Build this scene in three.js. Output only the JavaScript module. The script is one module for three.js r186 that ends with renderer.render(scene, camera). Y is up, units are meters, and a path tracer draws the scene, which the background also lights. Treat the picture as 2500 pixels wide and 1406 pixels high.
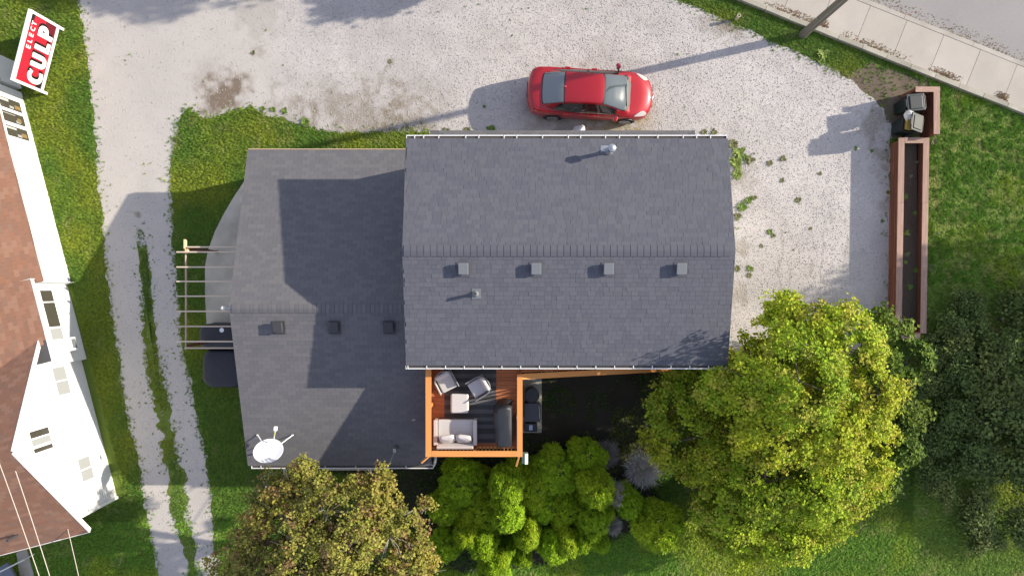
import * as THREE from 'three';
import { mergeGeometries } from 'three/addons/utils/BufferGeometryUtils.js';
import { RoundedBoxGeometry } from 'three/addons/geometries/RoundedBoxGeometry.js';

// ---------------------------------------------------------------- camera, sky, sun, exposure
const FOCAL = 1651, CAM_H = 26.6;                        // focal length in pixels of the 2500 x 1406 photograph, flying height in metres
const scene = new THREE.Scene();
const camera = new THREE.PerspectiveCamera(2 * Math.atan(703 / FOCAL) * 180 / Math.PI, 2500 / 1406, 0.5, 400);
camera.position.set(0, CAM_H, 0);
camera.up.set(0, 0, -1);
camera.lookAt(0, 0, 0);

const SUN_DIR = new THREE.Vector3(0.975, 0.41, -0.222).normalize();
{
  const w = 512, h = 256, data = new Float32Array(w * h * 4);
  for (let j = 0; j < h; j++) for (let i = 0; i < w; i++) {
    const phi = ((i + 0.5) / w - 0.5) * 2 * Math.PI, th = ((j + 0.5) / h - 0.5) * Math.PI;
    const d = new THREE.Vector3(Math.cos(th) * Math.cos(phi), Math.sin(th), Math.cos(th) * Math.sin(phi));
    const e = Math.max(d.y, 0), t = Math.pow(1 - e, 2.2);
    const g = Math.pow(Math.max(0, d.dot(SUN_DIR)), 6) * 0.5;
    const low = d.y < 0 ? 0.35 : 1;
    const o = (j * w + i) * 4;
    data[o] = (0.24 + 0.34 * t + g * 0.8) * low;
    data[o + 1] = (0.285 + 0.32 * t + g * 0.7) * low;
    data[o + 2] = (0.42 + 0.29 * t + g * 0.5) * low;
    data[o + 3] = 1;
  }
  const sky = new THREE.DataTexture(data, w, h, THREE.RGBAFormat, THREE.FloatType);
  sky.mapping = THREE.EquirectangularReflectionMapping; sky.magFilter = THREE.LinearFilter; sky.minFilter = THREE.LinearFilter; sky.needsUpdate = true;
  scene.background = sky; scene.environment = sky; scene.environmentIntensity = 1; scene.backgroundIntensity = 1;
}
const sun = new THREE.DirectionalLight(new THREE.Color(1, 0.91, 0.77), 4.6);
sun.position.copy(SUN_DIR).multiplyScalar(60); sun.target.position.set(0, 0, 0);
sun.castShadow = true; sun.shadow.radius = 1.3; sun.shadow.mapSize.set(4096, 4096);
Object.assign(sun.shadow.camera, { left: -34, right: 34, top: 34, bottom: -34, near: 1, far: 140 });
scene.add(sun, sun.target);
const renderer = new THREE.WebGLRenderer({ antialias: true });
renderer.toneMapping = THREE.LinearToneMapping;
renderer.toneMappingExposure = 1.82;
renderer.shadowMap.enabled = true;

// ---------------------------------------------------------------- helpers
function rng(seed) { let a = seed >>> 0; return () => { a = (a + 0x6D2B79F5) | 0; let t = Math.imul(a ^ (a >>> 15), 1 | a); t = (t + Math.imul(t ^ (t >>> 7), 61 | t)) ^ t; return ((t ^ (t >>> 14)) >>> 0) / 4294967296; }; }
const hash2 = (x, y) => { let n = Math.imul(x, 374761393) + Math.imul(y, 668265263) | 0; n = Math.imul(n ^ (n >>> 13), 1274126177); return ((n ^ (n >>> 16)) >>> 0) / 4294967296; };
function vnoise(x, y) { const i = Math.floor(x), j = Math.floor(y), u = x - i, v = y - j, a = u * u * (3 - 2 * u), b = v * v * (3 - 2 * v); return (hash2(i, j) * (1 - a) + hash2(i + 1, j) * a) * (1 - b) + (hash2(i, j + 1) * (1 - a) + hash2(i + 1, j + 1) * a) * b; }
function fbm(x, y, n = 4) { let s = 0, a = 0.5, t = 0; for (let k = 0; k < n; k++) { s += a * vnoise(x + 17.3 * k, y - 9.1 * k); t += a; a *= 0.5; x *= 2.03; y *= 2.03; } return s / t; }
const clamp = (v, a = 0, b = 1) => Math.min(b, Math.max(a, v)), lerp = (a, b, t) => a + (b - a) * t, smooth = (a, b, v) => { const t = clamp((v - a) / (b - a)); return t * t * (3 - 2 * t); };
// a pixel of the photograph at a known height above the ground -> metres
const P = (px, py, h = 0) => new THREE.Vector3((px - 1250) / FOCAL * (CAM_H - h), h, (py - 703) / FOCAL * (CAM_H - h));
const Q = (px, py, h = 0) => { const p = P(px, py, h); return [p.x, p.z]; };
const taken = {};
function numbered(name) { const n = taken[name] = (taken[name] ?? -1) + 1; return n ? `${name}_${String(n).padStart(3, '0')}` : name; }
const lin = (r, g, b) => new THREE.Color().setRGB(r, g, b);
function mat(r, g, b, rough = 0.85, extra = {}) { return new THREE.MeshStandardMaterial({ color: lin(r, g, b), roughness: rough, side: THREE.DoubleSide, ...extra }); }
function phys(r, g, b, rough, extra = {}) { return new THREE.MeshPhysicalMaterial({ color: lin(r, g, b), roughness: rough, side: THREE.DoubleSide, ...extra }); }
function shade(o) { o.castShadow = true; o.receiveShadow = true; return o; }
const plain = g => { const n = g.index ? g.toNonIndexed() : g; if (!n.attributes.uv) n.setAttribute('uv', new THREE.Float32BufferAttribute(new Float32Array(n.attributes.position.count * 2), 2)); for (const k of Object.keys(n.attributes)) if (!['position', 'normal', 'uv'].includes(k)) n.deleteAttribute(k); return n; };
function part(name, geos, m, parent) {
  const list = Array.isArray(geos) ? geos : [geos];
  const g = list.length > 1 ? mergeGeometries(list.map(plain)) : list[0];
  const o = shade(new THREE.Mesh(g, m)); o.name = name; parent.add(o); return o;
}
function info(o, label, category, group, kind) { if (label) o.userData.label = label; if (category) o.userData.category = category; if (group) o.userData.group = group; if (kind) o.userData.kind = kind; return o; }
function thing(name, label, category, group) { const o = new THREE.Group(); o.name = numbered(name); scene.add(o); return info(o, label, category, group); }
function single(name, geos, m, label, category, group) { const o = part(numbered(name), geos, m, scene); return info(o, label, category, group); }
function structure(name, geos, m) { const o = part(numbered(name), geos, m, scene); o.userData.kind = 'structure'; return o; }
function rebase(g, x, y, z) { g.position.set(x, y, z); for (const c of g.children) { c.position.x -= x; c.position.y -= y; c.position.z -= z; } return g; }
function box(w, h, d, x = 0, y = 0, z = 0, ry = 0, rx = 0, rz = 0) { const g = new THREE.BoxGeometry(w, h, d); if (rx) g.rotateX(rx); if (rz) g.rotateZ(rz); if (ry) g.rotateY(ry); g.translate(x, y, z); return g; }
function rbox(w, h, d, r, x = 0, y = 0, z = 0, ry = 0, rx = 0, rz = 0, seg = 2) { const g = new RoundedBoxGeometry(w, h, d, seg, r); if (rx) g.rotateX(rx); if (rz) g.rotateZ(rz); if (ry) g.rotateY(ry); g.translate(x, y, z); return g; }
const V = (x, y, z) => new THREE.Vector3(x, y, z);
function bar(a, b, w, d = w) {                            // square bar between two points
  const dir = b.clone().sub(a), L = dir.length(), g = new THREE.BoxGeometry(w, L, d);
  g.applyQuaternion(new THREE.Quaternion().setFromUnitVectors(V(0, 1, 0), dir.normalize()));
  return g.translate((a.x + b.x) / 2, (a.y + b.y) / 2, (a.z + b.z) / 2);
}
function rod(a, b, r0, r1 = r0, n = 8) {
  const dir = b.clone().sub(a), L = dir.length(), g = new THREE.CylinderGeometry(r1, r0, L, n);
  g.applyQuaternion(new THREE.Quaternion().setFromUnitVectors(V(0, 1, 0), dir.normalize()));
  return g.translate((a.x + b.x) / 2, (a.y + b.y) / 2, (a.z + b.z) / 2);
}
const tube = (pts, r, n = 24, s = 7) => new THREE.TubeGeometry(new THREE.CatmullRomCurve3(pts), n, r, s);
function flat(pts, y, uvScale = 1, thick = 0) {           // polygon of [x, z] laid at height y
  const s = new THREE.Shape(pts.map(p => new THREE.Vector2(p[0], -p[1])));
  const g = thick ? new THREE.ExtrudeGeometry(s, { depth: thick, bevelEnabled: false }) : new THREE.ShapeGeometry(s);
  g.rotateX(-Math.PI / 2); g.translate(0, y, 0);
  const p = g.attributes.position, uv = g.attributes.uv;
  for (let i = 0; i < p.count; i++) uv.setXY(i, p.getX(i) * uvScale, p.getZ(i) * uvScale);
  return g;
}
function quad(a, b, c, d, t) {                            // slab with top face a b c d, thickness t straight down
  const lo = [a, b, c, d].map(p => V(p.x, p.y - t, p.z)), up = [a, b, c, d], v = [];
  const f = (p, q, r, s) => v.push(p, q, r, p, r, s);
  f(...up); f(lo[3], lo[2], lo[1], lo[0]);
  for (let i = 0; i < 4; i++) f(up[i], lo[i], lo[(i + 1) % 4], up[(i + 1) % 4]);
  const g = new THREE.BufferGeometry().setFromPoints(v); g.computeVertexNormals();
  const uv = new Float32Array(v.length * 2); v.forEach((p, i) => { uv[2 * i] = p.x; uv[2 * i + 1] = p.z; }); g.setAttribute('uv', new THREE.BufferAttribute(uv, 2));
  return g;
}
function inside(poly, x, z) { let c = false; for (let i = 0, j = poly.length - 1; i < poly.length; j = i++) { const a = poly[i], b = poly[j]; if ((a[1] > z) !== (b[1] > z) && x < (b[0] - a[0]) * (z - a[1]) / (b[1] - a[1]) + a[0]) c = !c; } return c; }
function ragged(poly, amp, step = 0.11, seed = 3) {
  const out = [];
  poly.forEach((a, i) => {
    const b = poly[(i + 1) % poly.length], dx = b[0] - a[0], dz = b[1] - a[1], L = Math.hypot(dx, dz), n = Math.max(1, Math.round(L / step));
    for (let k = 0; k < n; k++) { const t = k / n, x = a[0] + dx * t, z = a[1] + dz * t, o = amp * ((fbm(x * 1.1 + seed, z * 1.1, 2) - 0.5) * 1.6 + (fbm(x * 5 + seed, z * 5, 2) - 0.5) * 1.5); out.push([x - dz / L * o, z + dx / L * o]); }
  });
  return out;
}
function texture(w, h, fn, srgb = true) {
  const d = new Uint8Array(w * h * 4);
  for (let j = 0; j < h; j++) for (let i = 0; i < w; i++) { const c = fn(i, j), o = (j * w + i) * 4; d[o] = clamp(c[0]) * 255; d[o + 1] = clamp(c[1]) * 255; d[o + 2] = clamp(c[2]) * 255; d[o + 3] = 255; }
  const t = new THREE.DataTexture(d, w, h); t.magFilter = THREE.LinearFilter; t.minFilter = THREE.LinearMipmapLinearFilter; t.generateMipmaps = true; t.wrapS = t.wrapT = THREE.RepeatWrapping; t.needsUpdate = true;
  if (srgb) t.colorSpace = THREE.SRGBColorSpace;
  return t;
}
const toS = v => v <= 0.0031308 ? v * 12.92 : 1.055 * Math.pow(v, 1 / 2.4) - 0.055;
const S3 = (r, g, b) => [toS(Math.max(0, r)), toS(Math.max(0, g)), toS(Math.max(0, b))];

// ---------------------------------------------------------------- outlines of the ground surfaces, traced in photograph pixels
const px = (list, h = 0) => list.map(p => Q(p[0], p[1], h));
const gravelPoly = px([[188, -260], [188, 0], [202, 60], [212, 150], [222, 250], [232, 350], [240, 470], [250, 600], [262, 700], [275, 800], [290, 900], [308, 1000], [325, 1080], [343, 1170], [362, 1280], [386, 1406], [410, 1560],
  [556, 1560], [534, 1406], [522, 1260], [512, 1170], [497, 1090], [478, 1000], [462, 920], [447, 860], [438, 780], [430, 700], [424, 620], [418, 540], [416, 450], [420, 380], [426, 320], [440, 275], [462, 262], [490, 292], [530, 285], [570, 270], [612, 262], [648, 284], [700, 296], [760, 314], [830, 326], [900, 326], [1000, 318], [1048, 318], [1060, 420],
  [1640, 420], [1650, 840], [1780, 870], [1900, 880], [2050, 870], [2176, 850], [2176, 345], [2180, 305], [2152, 262], [2112, 228], [2080, 202], [2040, 172], [1985, 142], [1905, 112], [1850, 82], [1780, 52], [1710, 20], [1655, -5], [1500, -90], [1300, -200], [1100, -260]]);
const stripPoly = px([[338, 560], [346, 640], [345, 720], [352, 800], [355, 880], [366, 950], [380, 1010], [392, 1080], [408, 1170], [420, 1250], [440, 1330], [452, 1406], [470, 1500], [505, 1500], [490, 1406], [476, 1330], [458, 1260], [444, 1170], [430, 1080], [418, 1010], [398, 930], [386, 860], [372, 780], [366, 720], [358, 640], [348, 570]]);
const patioPoly = px([[606, 430], [575, 475], [548, 520], [525, 565], [508, 612], [501, 650], [501, 720], [504, 780], [508, 840], [730, 840], [730, 430]]);
const mulchPoly = px([[1085, 870], [1640, 870], [1640, 960], [1600, 1060], [1560, 1150], [1620, 1220], [1560, 1290], [1480, 1330], [1300, 1380], [1160, 1400], [1040, 1380], [980, 1250], [900, 1170], [700, 1130], [700, 1090], [1085, 1090]]);
const dirtPoly = px([[2060, 190], [2130, 150], [2200, 175], [2260, 195], [2290, 215], [2285, 335], [2170, 338], [2150, 262], [2112, 228]]);
const WD = [0.9285, 0.3714], WN = [0.3714, -0.9285], W0 = Q(1795, 0);       // pavement direction, its normal towards the road, a point of its lot side
const W = (a, n) => [W0[0] + WD[0] * a + WN[0] * n, W0[1] + WD[1] * a + WN[1] * n];
const walkN = (x, z) => (x - W0[0]) * WN[0] + (z - W0[1]) * WN[1];
const strip = (n0, n1, a0 = -45, a1 = 45) => [W(a0, n0), W(a1, n0), W(a1, n1), W(a0, n1)];

// ---------------------------------------------------------------- ground materials
const GW = 44, GD = 26;                                   // metres covered by the ground maps
const spots = [[540, 225, 52, 1.0, 0], [520, 265, 40, 0.8, 0], [575, 205, 40, 0.8, 0], [505, 175, 45, 0.35, 0], [860, 290, 120, 0.22, 1], [1000, 258, 90, 0.18, 1], [770, 240, 80, 0.15, 1], [900, 320, 110, 0.34, 1], [700, 285, 70, 0.35, 1], [1000, 305, 80, 0.35, 1], [1500, 315, 70, 0.6, 2], [1420, 312, 120, 0.45, 1], [1560, 300, 45, 0.35, 2],
  [1800, 600, 28, 0.55, 1], [1802, 720, 28, 0.5, 1], [1812, 440, 40, 0.4, 1], [2160, 380, 40, 0.6, 1], [2140, 300, 40, 0.6, 1], [2165, 500, 26, 0.4, 1], [1500, 120, 90, 0.12, 1], [1250, 90, 100, 0.1, 1], [640, 130, 20, 0.4, 1], [952, 150, 12, 0.5, 1], [335, 520, 10, 0.8, 1], [337, 560, 10, 0.8, 1], [640, 20, 80, 0.22, 1], [1735, 60, 40, 0.4, 1], [1790, 55, 35, 0.6, 1]].map(s => { const q = Q(s[0], s[1]); return [q[0], q[1], s[2] / 62, s[3], s[4]]; });
const ruts = [[1905, 640], [1930, 655], [1985, 620], [2010, 640], [2065, 610]].map(p => Q(p[0], p[1]));
const gravelMap = texture(2048, 1210, (i, j) => {
  const x = (i / 2048 - 0.5) * GW, z = (j / 1210 - 0.5) * GD;
  const broad = fbm(x * 0.35 + 5, z * 0.35 + 9, 3), mid = fbm(x * 1.6, z * 1.6, 3), fine = hash2(i, j), g2 = hash2((i >> 1) + 999, (j >> 1) + 77);
  let k = 0.455 + (broad - 0.5) * 0.09 + (mid - 0.5) * 0.10 + (fine - 0.5) * 0.08 + (g2 - 0.5) * 0.05;
  k += (fbm(x * 0.22 + z * 0.10 + 3, z * 1.1 - x * 0.25, 3) - 0.5) * 0.10;   // bands left by wheels
  const packed = smooth(-7.5, -11, x);                    // the driveway on the left is finer and more packed
  k = lerp(k, 0.44 + (broad - 0.5) * 0.05 + (mid - 0.5) * 0.05 + (fine - 0.5) * 0.04, packed);
  if (fine > 0.965 && packed < 0.6) k *= 0.62 + 0.3 * g2;  // dark chips
  let r = k * 1.0, g = k * 0.93, b = k * 0.875;
  r = lerp(r, k * 1.0, packed); b = lerp(b, k * 0.85, packed);
  let wr = 0, wg = 0, wb = 0, wt = 0;
  const wob = fbm(x * 3.6 + 31, z * 3.6, 4);
  for (const s of spots) { const d = Math.hypot(x - s[0], z - s[1]) / s[2]; if (d > 1.6) continue; const m = (s[4] === 0 ? smooth(1.45, 0.0, d + (wob - 0.5) * 1.5) * 0.8 : smooth(1.25, 0.2, d + (wob - 0.5) * 2.2) * (0.5 + 0.9 * fine)) * s[3]; const c = s[4] === 0 ? [0.17, 0.13, 0.095] : s[4] === 1 ? [0.20, 0.165, 0.115] : [0.30, 0.24, 0.11]; wr += c[0] * m; wg += c[1] * m; wb += c[2] * m; wt += m; }
  if (wt > 0) { const m = Math.min(1, wt) / wt, q = Math.min(1, wt); r = r * (1 - q) + wr * m; g = g * (1 - q) + wg * m; b = b * (1 - q) + wb * m; }
  for (const s of ruts) { const dx = Math.abs(x - s[0] - Math.sin(z * 3) * 0.06), dz = Math.abs(z - s[1]); if (dx < 0.09 && dz < 1.3 && fbm(x * 9, z * 3, 2) > 0.52) { r *= 0.84; g *= 0.82; b *= 0.8; } }
  return S3(r, g, b);
});
const gravelBump = texture(1024, 1024, (i, j) => { const a = hash2(i, j), b = hash2(i >> 1, j >> 1), c = vnoise(i / 6, j / 6); const v = 0.4 * a + 0.4 * b + 0.2 * c; return [v, v, v]; }, false);
gravelBump.repeat.set(GW / 9, GD / 9);
const matGravel = new THREE.MeshStandardMaterial({ map: gravelMap, bumpMap: gravelBump, bumpScale: 0.009, roughness: 0.96 });
const soilMap = texture(1024, 1024, (i, j) => {
  const x = i / 1024 * 16, z = j / 1024 * 16, per = (s, n) => { const u = i / 1024, v = j / 1024, a = fbm(u * s, v * s, n), b = fbm((u - 1) * s, v * s, n), c = fbm(u * s, (v - 1) * s, n), d = fbm((u - 1) * s, (v - 1) * s, n); return (a * (1 - u) + b * u) * (1 - v) + (c * (1 - u) + d * u) * v; };
  const m = per(9, 3), f = hash2(i, j), q = per(60, 2);
  return S3(0.075 + 0.035 * m + 0.03 * (f - 0.5) + 0.02 * q, 0.115 + 0.05 * m + 0.04 * (f - 0.5) + 0.02 * q, 0.012 + 0.008 * m + 0.006 * (f - 0.5));
});
const matLawn = new THREE.MeshStandardMaterial({ map: soilMap, roughness: 1 });
const rough1 = texture(512, 512, (i, j) => { const v = 0.5 * hash2(i, j) + 0.5 * vnoise(i / 5, j / 5); return [v, v, v]; }, false);
function grainMap(r, g, b, amt, seed, stain = 0.2, size = 512, metres = 4) {
  const t = texture(size, size, (i, j) => { const u = i / size, v = j / size, per = s => { const a = fbm(u * s + seed, v * s, 3), b2 = fbm((u - 1) * s + seed, v * s, 3), c = fbm(u * s + seed, (v - 1) * s, 3), d = fbm((u - 1) * s + seed, (v - 1) * s, 3); return (a * (1 - u) + b2 * u) * (1 - v) + (c * (1 - u) + d * u) * v; }; const k = 1 + (hash2(i + seed, j) - 0.5) * amt + (per(6) - 0.5) * stain * 2; return S3(r * k, g * k, b * k); });
  t.repeat.set(1 / metres, 1 / metres); return t;
}
const matConcrete = [0, 1, 2].map(k => new THREE.MeshStandardMaterial({ map: grainMap(0.40 + 0.012 * k, 0.365 + 0.01 * k, 0.315 + 0.01 * k, 0.2, 11 + k * 7, 0.14), roughness: 0.93 }));
const matKerb = new THREE.MeshStandardMaterial({ map: grainMap(0.40, 0.37, 0.32, 0.3, 41, 0.3), roughness: 0.95 });
const matEdge = [0, 1].map(k => new THREE.MeshStandardMaterial({ map: grainMap(0.33 + 0.05 * k, 0.31 + 0.045 * k, 0.25 + 0.04 * k, 0.4, 51 + k, 0.45), roughness: 0.95 }));
const matRoad = new THREE.MeshStandardMaterial({ map: grainMap(0.275, 0.262, 0.25, 0.3, 61, 0.12, 1024, 8), roughness: 0.92 });
const matPatio = new THREE.MeshStandardMaterial({ map: grainMap(0.40, 0.375, 0.31, 0.2, 71, 0.5, 512, 3.5), roughness: 0.9 });
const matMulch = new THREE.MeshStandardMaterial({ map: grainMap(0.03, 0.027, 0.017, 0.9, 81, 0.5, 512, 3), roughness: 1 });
const matBedSoil = new THREE.MeshStandardMaterial({ map: grainMap(0.095, 0.07, 0.048, 1.0, 85, 0.5, 512, 2), roughness: 1, bumpMap: rough1, bumpScale: 0.03 });
const matDirt = new THREE.MeshStandardMaterial({ map: grainMap(0.15, 0.115, 0.085, 0.6, 91, 0.5, 512, 3), roughness: 1, bumpMap: rough1, bumpScale: 0.02 });

// ---------------------------------------------------------------- ground, gravel, driveway, pavement, road
{
  const g = new THREE.PlaneGeometry(240, 240, 1, 1); g.rotateX(-Math.PI / 2);
  const uv = g.attributes.uv, p = g.attributes.position; for (let i = 0; i < p.count; i++) uv.setXY(i, p.getX(i) / 16, p.getZ(i) / 16);
  structure('lawn_ground', g, matLawn);
}
function groundSheet(name, poly, y, m, amp, uv, seed) { const g = flat(ragged(poly, amp, 0.1, seed), y, 1); const t = g.attributes.uv, p = g.attributes.position; for (let i = 0; i < p.count; i++) uv(t, i, p.getX(i), p.getZ(i)); return structure(name, g, m); }
const gravelUV = (t, i, x, z) => t.setXY(i, x / GW + 0.5, z / GD + 0.5), metreUV = (t, i, x, z) => t.setXY(i, x, z);
groundSheet('gravel_lot', gravelPoly, 0.008, matGravel, 0.16, gravelUV, 3);
groundSheet('driveway_grass_strip', stripPoly, 0.014, matLawn, 0.26, (t, i, x, z) => t.setXY(i, x / 16, z / 16), 9);
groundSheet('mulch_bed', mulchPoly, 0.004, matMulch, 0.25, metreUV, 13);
groundSheet('bare_dirt', dirtPoly, 0.004, matDirt, 0.3, metreUV, 17);
structure('patio', flat(patioPoly, 0.0, 1, 0.06), matPatio);
{
  const road = structure('road', flat(strip(1.90, 9.5, -60, 60), 0.02, 1), matRoad);
  const sw = new THREE.Group(); sw.name = numbered('sidewalk'); sw.userData.kind = 'structure'; scene.add(sw);
  part('slab_bed', flat(strip(0.2, 1.70, -40, 40), 0.09, 1), matKerb, sw);
  const pitch = 1.55;
  for (let k = -14; k < 16; k++) { const o = (hash2(k, 4) - 0.5) * 0.05; const a = k * pitch + 0.35; part(numbered('paving_slab'), flat([W(a + 0.008, 0.19), W(a + pitch - 0.008, 0.19 + o * 0.2), W(a + pitch - 0.008, 1.71), W(a + 0.008, 1.71)], 0.02, 1, 0.105 + o * 0.06), matConcrete[Math.abs(k * 7) % 3], sw); }
  const kerb = new THREE.Group(); kerb.name = numbered('kerb'); kerb.userData.kind = 'structure'; scene.add(kerb);
  for (let k = -9; k < 10; k++) { const a = k * 2.9 + 0.6; part(numbered('kerb_stone'), flat([W(a + 0.006, 1.72), W(a + 2.894, 1.72), W(a + 2.894, 1.89), W(a + 0.006, 1.89)], 0, 1, 0.135), matKerb, kerb); }
  const edge = thing('edging_wall', 'low row of weathered concrete edging blocks along the sidewalk', 'edging');
  for (let k = -10; k < 16; k++) { const a = k * 1.02 + 0.2, o = (hash2(k, 9) - 0.5) * 0.03; part('edging_block', flat([W(a + 0.008, o), W(a + 1.012, (hash2(k + 1, 9) - 0.5) * 0.02), W(a + 1.012, 0.17), W(a + 0.008, 0.17)], 0, 1, 0.19 + o * 0.6), matEdge[k & 1], edge); }
  const c = W(3, 0.08); rebase(edge, c[0], 0, c[1]);
}
// drifts of dead leaves and grit along the pavement edges (matter lying on the slabs)
{
  const r = rng(61), geo = new THREE.BufferGeometry().setFromPoints([V(0, 0, 0), V(0.4, 0.25, 0.5), V(0, 0.05, 1), V(0, 0, 0), V(0, 0.05, 1), V(-0.4, 0.2, 0.5)]); geo.computeVertexNormals();
  const spotsN = [[1, 3.8, 0.24], [4.2, 7.4, 0.24], [8, 9.5, 0.24], [10.8, 11.4, 0.25], [12.4, 13.4, 0.24], [3.2, 3.8, 0.3], [14, 15.2, 0.24], [-3, -1, 0.25]];
  const im = new THREE.InstancedMesh(geo, mat(0.22, 0.145, 0.075, 1), 4200), m = new THREE.Matrix4(), q = new THREE.Quaternion();
  for (let k = 0; k < 4200; k++) {
    const road = k > 2400, s = spotsN[Math.floor(r() * spotsN.length)], a = road ? -6 + r() * 24 : lerp(s[0], s[1], (r() + r()) / 2), n = road ? 1.92 + Math.pow(r(), 2) * 0.45 : s[2] + Math.pow(r(), 2.2) * 0.22, w = W(a, n);
    q.setFromEuler(new THREE.Euler((r() - 0.5) * 0.8, r() * 6.3, (r() - 0.5) * 0.8)); const sc = 0.025 + r() * 0.04; m.compose(V(w[0], road ? 0.024 : 0.128, w[1]), q, V(sc, sc, sc)); im.setMatrixAt(k, m); im.setColorAt(k, lin(0.7 + r() * 0.6, 0.7 + r() * 0.6, 0.6 + r() * 0.7));
  }
  shade(im); im.name = 'leaf_litter'; info(im, 'brown leaf litter and grit gathered along the sidewalk edges', 'leaf litter', null, 'stuff'); scene.add(im);
}

// ---------------------------------------------------------------- shingle laying
const wedge = (() => { const v = [[-.5, 0, 0], [.5, 0, 0], [.5, .22, 0], [-.5, .22, 0], [-.5, 0, 1], [.5, 0, 1], [.5, 1, 1], [-.5, 1, 1]], f = [[3, 2, 6, 7].reverse(), [4, 5, 6, 7], [0, 4, 7, 3], [1, 2, 6, 5]], p = []; for (const q of f) for (const i of [0, 1, 2, 0, 2, 3]) p.push(...v[q[i]]); const g = new THREE.BufferGeometry(); g.setAttribute('position', new THREE.Float32BufferAttribute(p, 3)); g.computeVertexNormals(); g.setAttribute('uv', new THREE.Float32BufferAttribute(new Float32Array(p.length / 3 * 2), 2)); return g; })();
function shingleRun(list, { O, A, D, L, S, e, width, tones, tone, thick = [0.006, 0.010], clip, seed, jitter = 0.004, gap = 0.005, stagger }) {
  const N = D.clone().cross(A).normalize(), X = A.clone(); if (N.y < 0) { N.negate(); X.negate(); }
  const r = rng(seed), rows = Math.ceil(S / e - 0.02);
  for (let j = 0; j < rows; j++) {
    let a = stagger ? -((j % stagger[0]) * stagger[1]) - 0.001 : -r() * 0.3; const s0 = j * e, len = Math.min(e, S - s0 + 0.01);
    while (a < L) {
      const w = width(r), a0 = Math.max(0, a), a1 = Math.min(L, a + w); a += w;
      if (a1 - a0 < 0.05) continue;
      const am = (a0 + a1) / 2; if (clip && !clip(am, s0 + e / 2, a0, a1)) continue;
      const t = tone(r, am, s0, j), th = lerp(thick[0], thick[1], r());
      const p = O.clone().addScaledVector(A, am).addScaledVector(D, s0 - 0.004 + (r() - 0.5) * jitter).addScaledVector(N, 0.002 + 0.0015 * r());
      const m = new THREE.Matrix4().makeBasis(X.clone().multiplyScalar(a1 - a0 - gap), N.clone().multiplyScalar(th), D.clone().multiplyScalar(len + 0.006)); m.setPosition(p);
      list.push({ m, t, w: a1 - a0, p, c: tones[t] });
    }
  }
}
function ridgeCap(len, half, slope, t) {
  const p = [[-half, -half * slope], [-half * 0.3, -half * 0.3 * slope * 0.55], [0, 0], [half * 0.3, -half * 0.3 * slope * 0.55], [half, -half * slope]], s = new THREE.Shape();
  p.forEach((q, i) => i ? s.lineTo(q[0], q[1] + t) : s.moveTo(q[0], q[1] + t)); [...p].reverse().forEach(q => s.lineTo(q[0], q[1]));
  const g = new THREE.ExtrudeGeometry(s, { depth: len, bevelEnabled: false }); g.rotateY(-Math.PI / 2); g.translate(len / 2, 0, 0); g.rotateZ(0.055); return g;
}
function laySingles(list, parent, mats, name, restName, most = 300, focus = V(0, CAM_H, 0)) {
  list.sort((a, b) => a.p.distanceToSquared(focus) / a.w - b.p.distanceToSquared(focus) / b.w);
  list.slice(0, most).forEach(s => { const o = shade(new THREE.Mesh(wedge, mats[s.t])); o.name = name; o.applyMatrix4(s.m); parent.add(o); });
  const rest = list.slice(most); if (!rest.length) return;
  const n = wedge.attributes.position.count, pos = new Float32Array(rest.length * n * 3), col = new Float32Array(rest.length * n * 3), v = V(0, 0, 0);
  rest.forEach((s, k) => { for (let i = 0; i < n; i++) { v.fromBufferAttribute(wedge.attributes.position, i).applyMatrix4(s.m); pos.set([v.x, v.y, v.z], (k * n + i) * 3); col.set([s.c.r, s.c.g, s.c.b], (k * n + i) * 3); } });
  const g = new THREE.BufferGeometry(); g.setAttribute('position', new THREE.BufferAttribute(pos, 3)); g.setAttribute('color', new THREE.BufferAttribute(col, 3)); g.computeVertexNormals();
  const o = shade(new THREE.Mesh(g, new THREE.MeshStandardMaterial({ vertexColors: true, roughness: 0.92, side: THREE.DoubleSide }))); o.name = restName; o.userData.kind = 'stuff'; parent.add(o);
}
const greyTones = [[0.089, 0.092, 0.108], [0.099, 0.101, 0.117], [0.108, 0.109, 0.124], [0.078, 0.082, 0.099], [0.094, 0.094, 0.106], [0.115, 0.115, 0.129]].map(c => lin(...c.map((v, k) => lerp([0.0955, 0.0985, 0.117][k], v * [0.985, 1, 1.03][k], 0.48))));
const greyMats = greyTones.map(c => new THREE.MeshStandardMaterial({ color: c, roughness: 0.92, side: THREE.DoubleSide }));
const wingTones = [[0.118, 0.115, 0.122], [0.125, 0.121, 0.128], [0.112, 0.110, 0.118], [0.131, 0.127, 0.132]].map(c => lin(...c));
const wingMats = wingTones.map(c => new THREE.MeshStandardMaterial({ color: c, roughness: 0.92, side: THREE.DoubleSide }));
const brownTones = [[0.17, 0.085, 0.058], [0.20, 0.10, 0.07], [0.15, 0.082, 0.06], [0.22, 0.125, 0.088], [0.185, 0.088, 0.055], [0.16, 0.10, 0.075]].map(c => lin(...c.map((v, k) => lerp([0.205, 0.105, 0.064][k], v * 1.1, 0.6))));
const brownMats = brownTones.map(c => new THREE.MeshStandardMaterial({ color: c, roughness: 0.94, side: THREE.DoubleSide }));

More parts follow.
